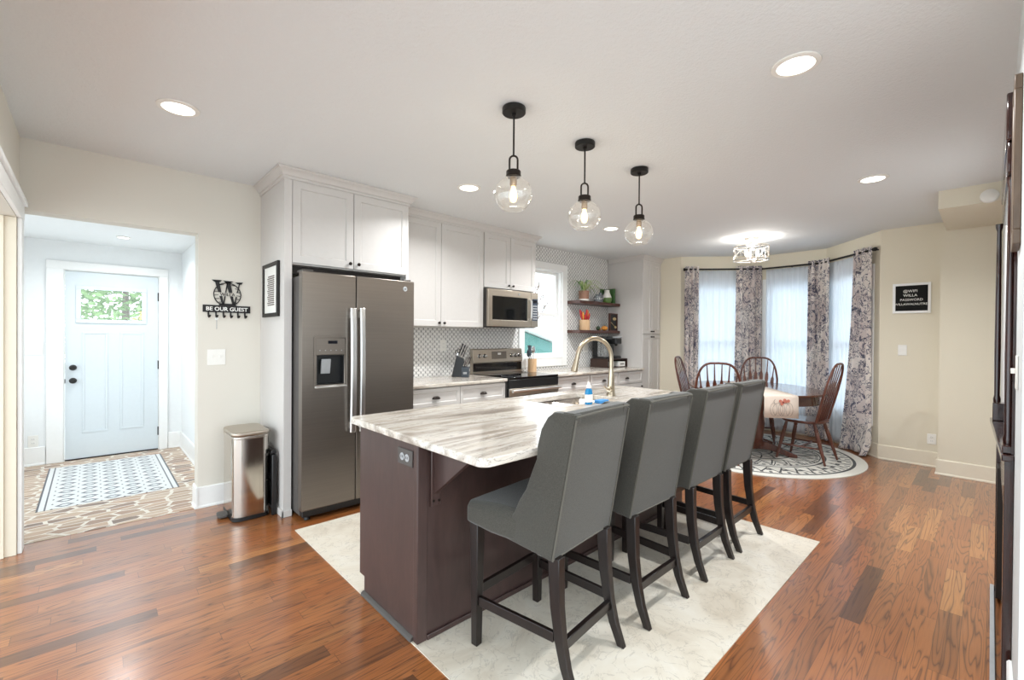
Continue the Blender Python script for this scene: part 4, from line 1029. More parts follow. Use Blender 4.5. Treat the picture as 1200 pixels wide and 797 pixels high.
for (a, b), t0, t1, l in (((rod[0], rod[1]), .12, .93, 'white sheer curtain over the right bay window'), ((rod[1], rod[2]), .06, .94, 'white sheer curtain over the middle bay window'), ((rod[2], rod[3]), .08, .90, 'white sheer curtain over the left bay window')):
    o_ = off(a, b, .052); pp = [tuple(Vector(p)+o_) for p in seg_pts(a, b, t0, t1)]
    curtain('sheer_curtain', pp, l, 'curtain', 9, .011, .03, RZ-.015, M['sheer'], 1.0, 0, G, 10)

# ================================================================ THINGS ON WALLS
def plate(name, label, cat, c, face, wd, ht, kind, group=None):
    """face: 'Y' wall faces -Y, 'X' wall faces -X, 'y' wall faces +Y"""
    th = thing(name, label, cat, c, group)
    def P(u, o, z):
        return {'Y': (c[0]+u, c[1]-o, c[2]+z), 'X': (c[0]-o, c[1]-u, c[2]+z), 'y': (c[0]-u, c[1]+o, c[2]+z)}[face]
    def bx(u0, u1, o0, o1, z0, z1):
        return MB().hexa([P(u0,o0,z0),P(u1,o0,z0),P(u1,o1,z0),P(u0,o1,z0)], [P(u0,o0,z1),P(u1,o0,z1),P(u1,o1,z1),P(u0,o1,z1)])
    obj('cover_plate', bx(-wd/2, wd/2, .0005, .006, -ht/2, ht/2), M['white_plastic'], th, bev=.002)
    n = max(1, round(wd/.06)) if kind == 'switch' and wd > .09 else 1
    for k in range(n):
        u = (k-(n-1)/2)*.046
        if kind == 'switch': obj('toggle', bx(u-.005, u+.005, .0065, .018, -.004, .014), M['white_plastic'], th, bev=.001)
        else:
            for dz in (-.02, .02):
                r_ = obj('receptacle', bx(u-.016, u+.016, .0062, .008, dz-.014, dz+.014), M['white_plastic'], th, bev=.002)
                obj('slots', MB().hexa(*[[P(u-.008,.0082,dz+q),P(u-.005,.0082,dz+q),P(u-.005,.0086,dz+q),P(u-.008,.0086,dz+q)] for q in (-.005, .007)]).hexa(*[[P(u+.005,.0082,dz+q),P(u+.008,.0082,dz+q),P(u+.008,.0086,dz+q),P(u+.005,.0086,dz+q)] for q in (-.005, .007)]), M['label_grey'], r_)
plate('light_switch', 'white double light switch on the wall below the key rack', 'light switch', (.729, YW, 1.182), 'Y', .125, .125, 'switch')
plate('light_switch', 'white light switch on the cream wall under the letter board', 'light switch', (6.58, .672, 1.246), 'X', .075, .118, 'switch')
plate('outlet', 'white outlet low on the cream wall above the baseboard', 'outlet', (6.58, .424, .30), 'X', .072, .11, 'outlet')
plate('outlet', 'white outlet on the mosaic backsplash left of the knife block', 'outlet', (2.895, YW-.0082, 1.258), 'Y', .075, .125, 'outlet')
plate('outlet', 'white outlet on the mosaic backsplash left of the coffee maker', 'outlet', (5.50, YW-.0082, 1.20), 'Y', .12, .125, 'outlet')
plate('light_switch', 'white triple light switch on the entry hall wall', 'light switch', (-.432, 6.72, 1.195), 'Y', .13, .115, 'switch')
plate('outlet', 'white outlet low on the entry hall wall', 'outlet', (-.437, 6.72, .25), 'Y', .075, .12, 'outlet')
plate('light_switch', 'white light switch on the right wall beside the dark mantel', 'light switch', (2.36, YR, 1.25), 'y', .075, .118, 'switch')
# letter board
th = thing('letter_board', 'white framed black letter board with WIFI and PASSWORD on the cream wall', 'sign', (6.58, .60, 1.815))
bx0, bx1, bz0, bz1 = .462, .742, 1.675, 1.965
mb = MB().box(6.56, 6.5795, bx0-.018, bx0+.006, bz0-.02, bz1+.02).box(6.56, 6.5795, bx1-.006, bx1+.018, bz0-.02, bz1+.02).box(6.56, 6.5795, bx0+.006, bx1-.006, bz0-.02, bz0+.006).box(6.56, 6.5795, bx0+.006, bx1-.006, bz1-.006, bz1+.02)
obj('frame', mb, M['trim'], th, bev=.002)
obj('felt', MB().box(6.568, 6.579, bx0+.0062, bx1-.0062, bz0+.0062, bz1-.0062), M['felt'], th)
for s, zz, sz, cy in (('@WIFI', 1.885, .040, .612), ('WILLA', 1.838, .040, .612), ('PASSWORD', 1.791, .036, .602), ('WILLAWALNUTREE', 1.744, .033, .600)):
    text('letters', s, M['paper'], th, sz, (6.5665, cy, zz), (0, -1, 0), (0, 0, 1), .002)
# key rack
th = thing('key_rack', 'black metal key rack with big letter W and six hooks', 'key rack', (.80, YW, 1.58))
Y0, Y1 = YW-.012, YW-.006
obj('bar', MB().box(.636, .966, Y0, Y1, 1.540, 1.597), M['black_metal'], th)
text('lettering', 'BE OUR GUEST', M['paper'], th, .043, (.801, Y0-.0012, 1.553), (1, 0, 0), (0, 0, 1), .002, bold=.0008)
cxw, czw, rw = .803, 1.685, .094
obj('ring', MB().tube([(cxw+rw*math.cos(2*math.pi*k/40), (Y0+Y1)/2, czw+rw*math.sin(2*math.pi*k/40)) for k in range(40)], .004, 6, True), M['black_metal'], th)
def poly(mb, pts, y0=Y0, y1=Y1): mb.prism(pts, lambda a, b: (a, y0, b), lambda a, b: (a, y1, b))
mb = MB()
zt, zb = 1.790, 1.605
def bar_(mb, x0, x1, xb0, xb1, za, zc): 
    f = lambda xt, xb, z: xb+(xt-xb)*(z-zb)/(zt-zb)
    poly(mb, [(f(x0, xb0, za), za), (f(x1, xb1, za), za), (f(x1, xb1, zc), zc), (f(x0, xb0, zc), zc)])
for za, zc in ((zb, 1.672), (1.702, zt)):
    bar_(mb, .715, .745, .765, .778, za, zc); bar_(mb, .815, .782, .784, .772, za, zc) if False else None
    bar_(mb, .790, .822, .838, .852, za, zc); bar_(mb, .800, .808, .772, .780, za, zc); bar_(mb, .885, .893, .848, .856, za, zc)
poly(mb, [(.695, zt+.008), (.765, zt+.008), (.752, zt-.006), (.712, zt-.008)]); poly(mb, [(.772, zt+.006), (.842, zt+.004), (.828, zt-.008), (.788, zt-.008)])
poly(mb, [(.855, zt-.002), (.912, zt+.002), (.900, zt-.016), (.872, zt-.014)])
poly(mb, [(.74, 1.597), (.866, 1.597), (.856, 1.612), (.75, 1.612)])
obj('monogram', mb, M['black_metal'], th)
text('name', 'WILLA', M['black_metal'], th, .036, (.803, Y0, 1.674), (1, 0, 0), (0, 0, 1), .004)
mb = MB()
for k in range(6):
    zz = 1.62+.028*k
    hw = math.sqrt(max(0, rw*rw-(zz-czw)**2)); mb.cyl((cxw-hw, YW-.009, zz), (cxw-hw+.03, YW-.009, zz+.004), .0025, seg=6); mb.cyl((cxw+hw-.03, YW-.009, zz+.004), (cxw+hw, YW-.009, zz), .0025, seg=6)
obj('globe_lines', mb, M['black_metal'], th)
for k in range(6):
    x = .674+.0505*k
    obj('hook', MB().tube([(x, YW-.009, 1.541), (x, YW-.009, 1.512), (x+.001, YW-.018, 1.500), (x+.004, YW-.032, 1.503), (x+.006, YW-.036, 1.517)], [.006, .0055, .006, .006, .008], 8), M['black_metal'], th)
th = thing('keychain', 'thin silver key chain hanging from the second hook of the key rack', 'keys', (.7265, YW-.03, 1.49))
obj('ring', MB().tube([(.7265+.008*math.cos(2*math.pi*k/16), YW-.024, 1.487+.008*math.sin(2*math.pi*k/16)) for k in range(16)], .0012, 5, True), M['chrome'], th)
obj('strap', MB().box(.7245, .7285, YW-.026, YW-.0235, 1.405, 1.479), M['label_grey'], th)
# framed print on the fridge panel
th = thing('framed_print', 'black framed print with text hung on the refrigerator side panel', 'picture', (1.046, 3.905, 1.72))
fy0, fy1, fz0, fz1 = 3.70, 4.112, 1.505, 1.93
mb = MB(); X0, X1 = 1.026, 1.0455
mb.box(X0, X1, fy0, fy0+.035, fz0, fz1).box(X0, X1, fy1-.035, fy1, fz0, fz1).box(X0, X1, fy0+.035, fy1-.035, fz0, fz0+.03).box(X0, X1, fy0+.035, fy1-.035, fz1-.03, fz1)
obj('frame', mb, M['black_metal'], th, bev=.003)
obj('mat_board', MB().box(1.036, 1.045, fy0+.0352, fy1-.0352, fz0+.0302, fz1-.0302), M['paper'], th)
mb = MB()
for k in range(15): mb.box(1.0345, 1.0358, 3.81, 3.985+.01*math.sin(k*2.1), 1.595+.016*k, 1.605+.016*k)
obj('printed_lines', mb, M['ink'], th, smooth=False)
# near picture frame on the right wall
th = thing('picture_frame', 'bronze wood picture frame seen edge-on on the right wall', 'picture', (2.46, YR, 2.1))
mb = MB(); px0, px1, pz0, pz1 = 2.285, 2.50, 1.69, 2.265
mb.box(px0, px1, YR+.0005, YR+.020, pz0, pz0+.05).box(px0, px1, YR+.0005, YR+.020, pz1-.05, pz1).box(px0, px0+.05, YR+.0005, YR+.020, pz0+.05, pz1-.05).box(px1-.05, px1, YR+.0005, YR+.020, pz0+.05, pz1-.05)
obj('frame', mb, M['frame_bronze'], th, bev=.003)
obj('picture', MB().box(px0+.0502, px1-.0502, YR+.0005, YR+.006, pz0+.0502, pz1-.0502), M['paper'], th)
# sensor on the soffit
o = obj('smoke_detector', MB().lathe([(.0, -.03), (.035, -.03), (.052, -.02), (.055, -.001), (.0, -.001)], (5.19, .02, 2.505), 28, 'X'), M['white_plastic'])
tag(o, 'white round sensor on the soffit face near the right wall', 'smoke detector')

# ================================================================ MANTEL (right wall, seen almost edge-on)
th = thing('fireplace_mantel', 'tall dark wood mantel with columns standing against the right wall', 'mantel', (3.12, YR, 0))
mx0, mx1 = 2.56, 3.70; YB = YR+.0005; mm = M['mantel']
obj('side_post', MB().box(mx0, mx0+.10, YB, YB+.026, .001, .90), mm, th, bev=.002)
obj('side_post', MB().box(mx1-.12, mx1, YB, YB+.040, .001, .90), mm, th, bev=.002)
obj('frieze', MB().box(mx0+.1, mx1-.12, YB, YB+.026, .70, .90), mm, th, bev=.002)
obj('firebox', MB().box(mx0+.1005, mx1-.1205, YB, YB+.004, .02, .6995), M['felt'], th)
obj('cast_surround', MB().box(mx0+.1005, mx0+.25, YB+.0045, YB+.024, .021, .6995).box(mx1-.27, mx1-.1205, YB+.0045, YB+.036, .021, .6995), M['bronze'], th, bev=.002)
obj('shelf', MB().hexa([(mx0-.02, YB, .90), (mx1+.02, YB, .90), (mx1+.02, YB+.066, .90), (mx0-.02, YB+.034, .90)], [(mx0-.02, YB, .925), (mx1+.02, YB, .925), (mx1+.02, YB+.066, .925), (mx0-.02, YB+.034, .925)]), mm, th, bev=.004)
for x, y in ((mx0+.06, YB+.016), (mx1-.06, YB+.040)):
    pl = obj('plinth', MB().box(x-.05, x+.05, YB, y+.016, .926, 1.02 if x > 3 else .955), mm, th, bev=.003)
    zb_ = 1.02 if x > 3 else .955
    obj('column', MB().lathe([(.0, zb_+.001), (.014, zb_+.001), (.015, zb_+.02), (.011, zb_+.04), (.0125, 1.3), (.0105, 1.80), (.009, 1.96), (.014, 1.98), (.015, 2.0), (.0, 2.0)], (x, y, 0), 20), M['dark_mirror'] if False else mm, th)
obj('back_board', MB().box(mx0, mx1, YB, YB+.008, .9255, 2.16), mm, th)
obj('mirror', MB().box(mx0+.15, mx1-.15, YB+.0085, YB+.011, 1.05, 1.90), M['dark_mirror'], th)
obj('cornice', MB().box(mx0-.01, mx1+.01, YB, YB+.03, 2.001, 2.12).box(mx0-.03, mx1+.03, YB, YB+.034, 2.1205, 2.30), mm, th, bev=.006)
obj('hearth', MB().box(mx0+.02, mx1-.08, YB+.0405, YB+.056, .001, .02), M['label_grey'], th, bev=.002)

# ================================================================ TRASH CAN + STEP STOOL
tx0, tx1, ty0, ty1 = .745, .985, 3.715, 4.075
th = thing('trash_can', 'stainless steel step trash can against the wall beside the opening', 'trash can', ((tx0+tx1)/2, 3.9, 0))
obj('base', MB().rbox(tx0-.004, tx1+.004, ty0-.004, ty1+.004, .004, .03, .05), M['black'], th)
obj('body', MB().rbox(tx0, tx1, ty0, ty1, .0305, .60, .05, 8), M['steel_mirror'], th, bev=.002)
obj('rim', MB().rbox(tx0-.003, tx1+.003, ty0-.003, ty1+.003, .6005, .618, .052, 8), M['steel'], th, bev=.002)
obj('lid', MB().rbox(tx0-.006, tx1+.006, ty0-.006, ty1+.006, .6185, .65, .055, 8), M['warm_steel'], th, bev=.012, seg=3)
obj('hinge', MB().box(tx1+.0065, tx1+.022, 3.83, 3.96, .50, .64), M['black'], th, bev=.005)
obj('pedal', MB().rbox(tx0-.065, tx0-.0045, 3.84, 3.95, .012, .034, .018), M['slate_side'], th, bev=.005)
th = thing('step_stool', 'folded black plastic step stool tucked between trash can and cabinet panel', 'step stool', (1.01, 3.80, 0))
for i, y in enumerate((3.685, 3.955)): obj('leg', MB().box(.992, 1.024, y, y+.03, .002, .46), M['black'], th, bev=.006)
obj('step', MB().box(.996, 1.020, 3.7155, 3.9545, .26, .44), M['black'], th, bev=.006)
obj('handle', MB().box(.990, 1.026, 3.70, 3.97, .4605, .49), M['black'], th, bev=.006)
obj('lower_panel', MB().box(1.0, 1.016, 3.7155, 3.9545, .06, .25), M['black'], th, bev=.004)

# ================================================================ COUNTER ITEMS
CZ = .9145
# knife block: slanted, facing the viewer
kb = thing('knife_block', 'black slanted knife block on the counter beside the range', 'knife block', (3.0, 4.05, CZ))
KP = Vector((2.905, 4.075, CZ)); KU = Vector((.73, -.684, 0)); KW = Vector((.684, .73, 0))
def kpt(u, z, w): return tuple(KP + KU*u + KW*w + Vector((0, 0, z)))
obj('block', MB().prism([(0, 0), (.135, 0), (.165, .11), (.125, .20), (.055, .235)], lambda u, z: kpt(u, z, 0), lambda u, z: kpt(u, z, .10)), M['black'], kb, bev=.004)
obj('steak_block', MB().hexa([kpt(.115, 0, -.055), kpt(.195, 0, -.055), kpt(.195, 0, -.002), kpt(.115, 0, -.002)], [kpt(.115, .105, -.055), kpt(.195, .105, -.055), kpt(.195, .115, -.002), kpt(.115, .115, -.002)]), M['utensil'], kb, bev=.004)
obj('label', MB().hexa([kpt(.135, .035, -.0565), kpt(.175, .035, -.0565), kpt(.175, .035, -.0555), kpt(.135, .035, -.0555)], [kpt(.135, .058, -.0565), kpt(.175, .058, -.0565), kpt(.175, .058, -.0555), kpt(.135, .058, -.0555)]), M['label_grey'], kb)
def knife(u, z, w, ln, m1, label, grp=True):
    p = Vector(kpt(u, z, w)); th = thing('knife', label, 'knife', p, 'knives in the knife block')
    d = (KU*.42 + Vector((0, 0, 1))).normalized(); q = p + d*.012
    obj('handle', MB().tube([q, q+d*.02, q+d*ln*.6, q+d*ln], [.008, .009, .0085, .010], 8, False, .7), m1, th)
    obj('bolster', MB().tube([p+d*.001, q-d*.0005], [.008, .009], 8, False, .7), M['chrome'], th)
knife(.072, .242, .03, .125, M['black'], 'large black-handled chef knife, leftmost of the tall knives in the block')
knife(.097, .230, .05, .12, M['black'], 'black-handled bread knife, middle of the tall knives in the block')
knife(.119, .219, .03, .115, M['chrome'], 'steel-handled carving knife, rightmost of the tall knives in the block')
for k in range(3):
    knife(.133+.021*k, .121, -.028, .10, M['chrome'], ['left steel-handled steak knife in the small front block', 'middle steel-handled steak knife in the small front block', 'right steel-handled steak knife in the small front block'][k])
th = thing('kitchen_scissors', 'kitchen scissors with looped handles in the knife block', 'scissors', kpt(.055, .238, .082))
for s in (0, 1):
    c_ = Vector(kpt(.045+.024*s, .272+.012*s, .082)); obj('handle_loop', MB().tube([c_ + KU*.013*math.cos(2*math.pi*k/16) + Vector((0, 0, .024*math.sin(2*math.pi*k/16))) for k in range(16)], .004, 6, True), M['black'], th)
obj('blade', MB().hexa([kpt(.048, .239, .08), kpt(.064, .236, .08), kpt(.064, .236, .084), kpt(.048, .239, .084)], [kpt(.050, .262, .08), kpt(.066, .262, .08), kpt(.066, .262, .084), kpt(.050, .262, .084)]), M['chrome'], th)
# crock and utensils
ux, uy = 4.165, 4.06
o = obj('utensil_crock', MB().lathe([(.0, 0), (.056, 0), (.058, .004), (.058, .165), (.054, .165), (.053, .01), (.0, .01)], (ux, uy, CZ), 28), M['lightwood']); tag(o, 'light wood utensil crock on the counter right of the range', 'utensil holder')
def utensil(name, label, cat, a, b, head, m):
    a, b = Vector(a), Vector(b); th = thing(name, label, cat, a); d = (b-a).normalized()
    obj('handle', MB().tube([a, b], .005, 8), M['utensil'] if m is not M['chrome'] else m, th)
    if head == 'turner': obj('head', MB().hexa([b+Vector((-.01, -.003, -.02)), b+Vector((.016, -.003, -.02)), b+Vector((.016, .003, -.02)), b+Vector((-.01, .003, -.02))], [b+d*.11+Vector((-.04, -.002, 0)), b+d*.11+Vector((.03, -.002, 0)), b+d*.11+Vector((.03, .002, 0)), b+d*.11+Vector((-.04, .002, 0))]), m, th, bev=.002)
    else: obj('head', MB().sphere(b+d*.04, .035, 1, .35, 1.5), m, th)
utensil('spatula', 'slate spatula leaning left in the wooden crock', 'spatula', (ux+.0, uy, CZ+.012), (ux-.055, uy-.022, CZ+.235), 'turner', M['utensil'])
utensil('serving_spoon', 'slate serving spoon in the wooden crock', 'spoon', (ux-.005, uy+.02, CZ+.012), (ux-.032, uy+.026, CZ+.20), 'spoon', M['utensil'])
utensil('whisk', 'thin steel whisk standing upright in the wooden crock', 'whisk', (ux+.02, uy, CZ+.012), (ux+.030, uy+.01, CZ+.24), 'spoon2', M['chrome'])
# coffee station
th = thing('coffee_pod_drawer', 'dark open stand holding coffee pods under the coffee machines', 'storage stand', (5.85, 3.98, CZ))
sx0, sx1, sy0, sy1 = 5.52, 6.045, 3.84, 4.15; sz = CZ+.115
obj('frame', MB().box(sx0, sx0+.015, sy0, sy1, CZ, sz).box(sx1-.015, sx1, sy0, sy1, CZ, sz).box(sx0, sx1, sy0, sy1, sz+.0005, sz+.015).box(sx0+.015, sx1-.015, sy0, sy1, CZ, CZ+.012).box(sx0+.015, sx1-.015, sy1-.01, sy1, CZ+.012, sz), M['crate'], th, bev=.002)
SZ = sz+.0155
o = obj('pod_box', MB().box(5.83, 5.99, 3.845, 3.95, CZ+.0125, CZ+.085), M['paper'], bev=.002); tag(o, 'white box inside the coffee stand, right side', 'box')
obj('printed_marks', MB().box(5.86, 5.96, 3.8435, 3.8449, CZ+.04, CZ+.055), M['slate_side'], o)
o = obj('pod_box', MB().box(5.665, 5.715, 3.86, 3.93, CZ+.0125, CZ+.085), M['paper'], bev=.002); tag(o, 'small pale box inside the coffee stand, left side', 'box')
th = thing('coffee_maker', 'black drip coffee maker with glass carafe on the stand, left machine', 'coffee maker', (5.62, 4.0, SZ))
obj('base', MB().rbox(5.545, 5.715, 3.88, 4.13, SZ, SZ+.03, .02), M['black'], th, bev=.003)
obj('tower', MB().box(5.55, 5.71, 4.04, 4.13, SZ+.0305, SZ+.29), M['black'], th, bev=.006)
obj('head', MB().rbox(5.545, 5.715, 3.88, 4.13, SZ+.2905, SZ+.335, .02), M['black'], th, bev=.004)
cf = obj('carafe', MB().lathe([(.0, .001), (.058, .001), (.066, .03), (.066, .10), (.056, .17), (.050, .19), (.0, .19)], (5.63, 3.965, SZ+.031), 24), M['jar_glass'], th)
obj('carafe_lid', MB().lathe([(.0, .1905), (.05, .1905), (.046, .215), (.0, .22)], (5.63, 3.965, SZ+.031), 24), M['black'], cf)
obj('water_tank', MB().box(5.552, 5.60, 4.0, 4.039, SZ+.031, SZ+.28), M['jar_glass'], th)
th = thing('pod_coffee_machine', 'black single-serve coffee machine on the stand, right machine', 'coffee maker', (5.85, 3.98, SZ))
obj('base', MB().rbox(5.76, 5.90, 3.85, 4.12, SZ, SZ+.035, .02), M['black'], th, bev=.003)
obj('tower', MB().rbox(5.76, 5.90, 3.98, 4.12, SZ+.0355, SZ+.22, .02), M['black'], th, bev=.003)
obj('head', MB().rbox(5.75, 5.91, 3.845, 4.13, SZ+.2205, SZ+.31, .03), M['black'], th, bev=.012, seg=3)
obj('lid_handle', MB().rbox(5.755, 5.905, 3.835, 4.0, SZ+.3105, SZ+.335, .03), M['label_grey'], th, bev=.004)
obj('spout', MB().lathe([(.0, SZ+.19), (.02, SZ+.195), (.028, SZ+.2203), (.0, SZ+.2203)], (5.83, 3.905, 0), 16), M['black'], th)
obj('drip_tray', MB().rbox(5.775, 5.885, 3.855, 3.975, SZ+.0355, SZ+.045, .015), M['slate_side'], th)
# ================================================================ FLOATING SHELVES
SHY0, SHY1 = 3.985, YW-.0085
shz = (1.893, 1.462)
for z0, l in ((1.85, 'upper dark walnut floating shelf beside the window'), (1.425, 'lower dark walnut floating shelf beside the window')):
    o = obj('floating_shelf', MB().box(5.05, 6.058, SHY0, SHY1, z0, z0+.043), M['shelf_wood'], bev=.004); tag(o, l, 'shelf')
zu, zl = 1.8935, 1.4685
# spider plant
px, py = 5.27, 4.09
th = thing('spider_plant', 'spider plant in a brown pot on the upper shelf', 'potted plant', (px, py, zu))
obj('pot', MB().lathe([(.0, 0), (.070, 0), (.078, .15), (.070, .15), (.066, .12), (.0, .12)], (px, py, zu), 24), M['terracotta'], th)
obj('saucer', MB().lathe([(.071, 0), (.079, 0), (.080, .028), (.0735, .028)], (px, py, zu), 24, 'Z', False), M['white_ceramic'], th)
rnd_ = random.Random(3)
for k in range(26):
    a = rnd_.uniform(0, 2*math.pi); ln = rnd_.uniform(.16, .34); hh = rnd_.uniform(.08, .20)
    dx, dy = math.cos(a), math.sin(a)
    if dy > .2: dy *= .3; ln *= .8
    pts = []
    for q in range(8):
        f = q/7; pts.append((px+dx*ln*f, min(py+dy*ln*f, YW-.02), zu+.135+hh*math.sin(f*2.2)*1.1-.10*f*f))
    if min(p[2] for p in pts) < zu+.004: pts = [(p[0], p[1], max(p[2], zu+.008)) for p in pts]
    obj('leaf', MB().tube(pts, [.005, .008, .010, .010, .009, .007, .005, .001], 5, False, .2), M['leaf_pale'] if k % 3 else M['leaf'], th)
def vase(name, label, cat, x, y, z, prof, m, bands=()):
    th = thing(name, label, cat, (x, y, z)); b = obj('body', MB().lathe(prof, (x, y, z), 24), m, th)
    for nm, pr, mm_ in bands: obj(nm, MB().lathe(pr, (x, y, z), 24), mm_, th)
    return th
def dotted_jar(x, y, r, h, label):
    th = thing('glass_jar', label, 'jar', (x, y, zu), 'grey patterned jars on the upper shelf')
    obj('body', MB().lathe([(.0, 0), (r*.75, 0), (r, h*.35), (r*.9, h*.7), (r*.5, h*.82), (r*.55, h), (r*.42, h), (r*.40, h*.8), (.0, h*.75)], (x, y, zu), 22), M['grey_glass'], th)
    mb = MB()
    for k in range(10):
        a = 2*math.pi*k/10; mb.sphere((x+r*.985*math.cos(a), y+r*.985*math.sin(a), zu+h*.42), r*.13, seg=8, rg=6)
    obj('dots', mb, M['white_ceramic'], th)
dotted_jar(5.545, 4.05, .058, .115, 'low grey patterned glass jar beside the spider plant')
dotted_jar(5.665, 4.08, .046, .15, 'taller grey patterned glass jar beside the white and green vase')
vase('ceramic_vase', 'white vase with a green lower half on the upper shelf', 'vase', 5.805, 4.06, zu, [(.0, .081), (.071, .081), (.066, .10), (.050, .14), (.040, .165), (.040, .20), (.036, .20), (.034, .165), (.0, .15)], M['white_ceramic'], [('green_base', [(.0, 0), (.055, 0), (.074, .04), (.0725, .08), (.0, .08)], M['green_ceramic'])])
th = thing('green_book', 'green book standing upright at the right end of the upper shelf', 'book', (5.95, 4.1, zu))
hc = lambda x0, x1, y0, y1, z0, z1: MB().box(x0, x1, y0, y1, z0, z1)
obj('cover', MB().box(5.90, 5.905, 4.00, 4.19, zu, zu+.225).box(5.935, 5.94, 4.00, 4.19, zu, zu+.225).box(5.905, 5.935, 4.00, 4.006, zu, zu+.225), M['green_book'], th, bev=.001)
obj('pages', MB().box(5.9055, 5.9345, 4.0065, 4.185, zu+.004, zu+.22), M['paper'], th)
o = obj('green_book_back', MB().box(5.85, 6.02, 4.205, 4.225, zu, zu+.235), M['green_book'], bev=.003); o.name = 'green_board'; tag(o, 'green board leaning on the mosaic behind the book', 'board')
# lower shelf
fx_, fy_ = 5.27, 4.07
o = obj('wooden_pot', MB().lathe([(.0, 0), (.074, 0), (.076, .004), (.076, .15), (.070, .15), (.070, .02), (.0, .02)], (fx_, fy_, zl), 28), M['lightwood']); tag(o, 'light wooden pot holding red flowers on the lower shelf', 'pot')
rnd_ = random.Random(5)
for k in range(11):
    a = k*2.4; r0 = rnd_.uniform(.008, .03); sp = rnd_.uniform(.02, .07); hh = rnd_.uniform(.22, .31)
    p = Vector((fx_+r0*math.cos(a), fy_+r0*math.sin(a)*.7, zl+.022)); e = Vector((fx_+(r0+sp)*math.cos(a), min(fy_+(r0+sp)*math.sin(a)*.7, YW-.04), zl+hh))
    th = thing('red_flower', 'red flower stem standing in the wooden pot on the lower shelf' if k % 4 else 'orange flower stem among the red ones in the wooden pot', 'flower', p, 'flowers in the wooden pot')
    obj('stem', MB().tube([p, p+(e-p)*.55], .003, 6), M['leaf'], th)
    obj('bloom', MB().tube([p+(e-p)*.5, p+(e-p)*.62, p+(e-p)*.8, e-(e-p)*.02, e], [.004, .012, .015, .009, .002], 8), M['red'] if k % 4 else M['orange'], th)
o = obj('succulent_ball', MB().sphere((5.585, 4.06, zl+.033), .033, seg=16, rg=10).cyl((5.585, 4.06, zl+.06), (5.59, 4.06, zl+.078), .005, .003, 8), M['dark_green']); o.name = 'green_gourd'; tag(o, 'small dark green gourd on the lower shelf', 'gourd')
def pumpkin(x, y, r, label):
    th = thing('mini_pumpkin', label, 'pumpkin', (x, y, zl))
    mb = MB(); rings = []
    for i in range(11):
        b = math.pi*i/10; ring = []
        for k in range(40):
            a = 2*math.pi*k/40; rr = r*math.sin(b)*(1+.07*math.cos(8*a)) + 1e-4; ring.append((x+rr*math.cos(a), y+rr*math.sin(a), zl+r*.75-r*.75*math.cos(b)))
        rings.append(ring)
    mb.loft(rings); obj('body', mb, M['orange'], th)
    obj('stem', MB().tube([(x, y, zl+r*1.4), (x+.004, y, zl+r*1.75)], [.006, .004], 8), M['leaf'], th)
pumpkin(5.735, 4.05, .048, 'small orange pumpkin on the lower shelf beside the dark picture')
pumpkin(5.675, 4.10, .026, 'tiny orange pumpkin left of the small pumpkin on the lower shelf')
th = thing('dark_plaque', 'dark framed plaque with gold spoon and leaf on the lower shelf', 'plaque', (5.93, 4.03, zl))
obj('board', MB().box(5.845, 6.025, 4.03, 4.045, zl, zl+.265), M['black'], th, bev=.002)
mb = MB().box(5.835, 5.85, 4.015, 4.05, zl, zl+.27).box(6.02, 6.035, 4.015, 4.05, zl, zl+.27).box(5.85, 6.02, 4.015, 4.05, zl+.255, zl+.27).box(5.85, 6.02, 4.015, 4.05, zl, zl+.012)
obj('frame', mb, M['shelf_wood'], th, bev=.002)
obj('spoon', MB().tube([(5.87, 4.025, zl+.13), (5.93, 4.022, zl+.09), (5.97, 4.022, zl+.065)], [.010, .005, .006], 8, False, .5).sphere((5.985, 4.022, zl+.055), .026, 1.1, .35, .8), M['gold'], th)
obj('leaf', MB().sphere((5.96, 4.023, zl+.185), .036, 1.3, .25, .7), M['gold'], th)

# ================================================================ OUTSIDE
struct('ground', MB().box(-30, 45, -30, 45, -.75, -.7), M['bounce_ground'], smooth=False)  # unseen pale ground, reflects sky light up to the ceiling
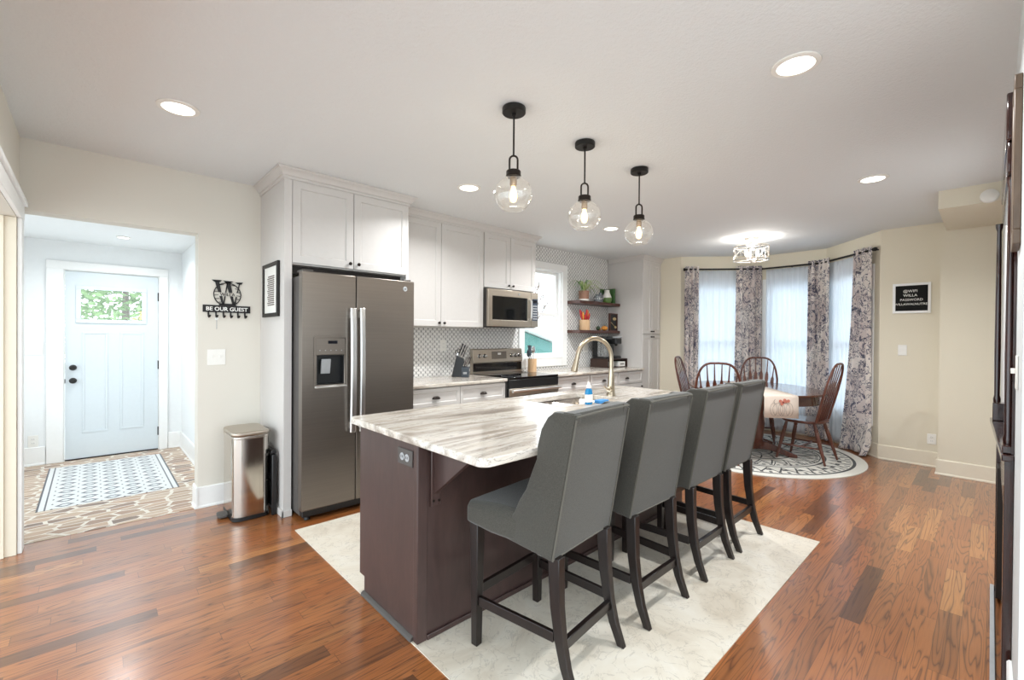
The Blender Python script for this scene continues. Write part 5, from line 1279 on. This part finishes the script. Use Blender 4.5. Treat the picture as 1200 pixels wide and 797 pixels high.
# teal shed
th = thing('shed', 'teal shed with a pale roof outside the kitchen window', 'shed', (12, 12.4, -.7))
obj('wall', MB().prism([(10.2, -.69), (13.1, -.69), (13.1, 1.12), (11.2, 1.62), (10.2, 1.3)], lambda x, z: (x, 11.6, z), lambda x, z: (x, 13.6, z)), M['teal'], th, smooth=False)
obj('roof', MB().prism([(9.9, 1.24), (11.2, 1.66), (13.5, 1.05), (13.5, 1.17), (11.2, 1.79), (9.9, 1.36)], lambda x, z: (x, 11.25, z), lambda x, z: (x, 13.9, z)), M['paper'], th, smooth=False)
obj('window', MB().box(11.9, 12.9, 11.57, 11.599, -.2, .62), M['paper'], th)
def branchy(name, label, x, y, z0, h, seed, m, lean=0):
    rg = random.Random(seed); th = thing(name, label, 'tree', (x, y, z0)); mb = MB()
    def grow(p, d, ln, r, lv):
        e = p+d*ln; mid = p+d*ln*.5+Vector((rg.uniform(-1, 1), rg.uniform(-1, 1), 0))*ln*.05
        mb.tube([p, mid, e], [r, r*.85, r*.65], 5)
        if lv == 0: return
        for k in range(3 if lv > 1 else 4):
            nd = (d + Vector((rg.uniform(-1, 1), rg.uniform(-1, 1), rg.uniform(-.2, .7)))*.75).normalized()
            grow(p+d*ln*rg.uniform(.55, 1), nd, ln*rg.uniform(.55, .8), r*.55, lv-1)
    grow(Vector((x, y, z0)), Vector((lean, 0, 1)).normalized(), h*.36, h*.022, 4)
    obj('branches', mb, m, th); return th
branchy('bare_tree', 'bare leafless tree outside the kitchen window', 13.0, 12.8 if False else 15.5, -.7, 6.5, 4, M['bark'])
branchy('bare_tree', 'second bare tree further away outside the kitchen window', 19.5, 19.0, -.7, 7.5, 9, M['bark'])
def leafy(name, label, x, y, z0, h, r, seed, m, n=1400, leaf=.07, cone=False):
    rg = random.Random(seed); th = thing(name, label, 'tree', (x, y, z0))
    obj('trunk', MB().tube([(x, y, z0), (x, y, z0+h*.85)], [r*.09, r*.02], 8), M['bark'], th)
    mb = MB(); bm = mb.bm
    for k in range(n):
        zz = rg.uniform(.12, 1)**.8; lim = r*(1-zz)**.6 if cone else r*math.sin(math.pi*min(1, zz*.93+.05))**.6
        a = rg.uniform(0, 2*math.pi); rr = lim*math.sqrt(rg.random()); c = Vector((x+rr*math.cos(a), y+rr*math.sin(a), z0+h*zz))
        d1 = Vector((rg.uniform(-1, 1), rg.uniform(-1, 1), rg.uniform(-.6, .4))).normalized(); d2 = d1.cross(Vector((rg.uniform(-1, 1), rg.uniform(-1, 1), rg.uniform(-1, 1)))).normalized()
        l = leaf*rg.uniform(.6, 1.5)
        vs = [bm.verts.new(c+d1*l), bm.verts.new(c+d2*l*.4), bm.verts.new(c-d1*l), bm.verts.new(c-d2*l*.4)]; bm.faces.new(vs)
    obj('foliage', mb, m, th, smooth=False); return th
leafy('conifer', 'green conifer seen through the front door window', .75, 17.8, -.7, 4.5, 2.3, 1, M['conifer'], 4200, .11)
leafy('golden_shrub', 'yellow green bush below the conifer through the front door window', 1.05, 13.4, -.7, 2.6, .75, 2, M['conifer_gold'], 900, .07)
leafy('conifer', 'dark evergreen tree behind the teal shed', 15.2, 15.8, -.7, 4.2, 1.3, 6, M['conifer'], 900, .14, True)
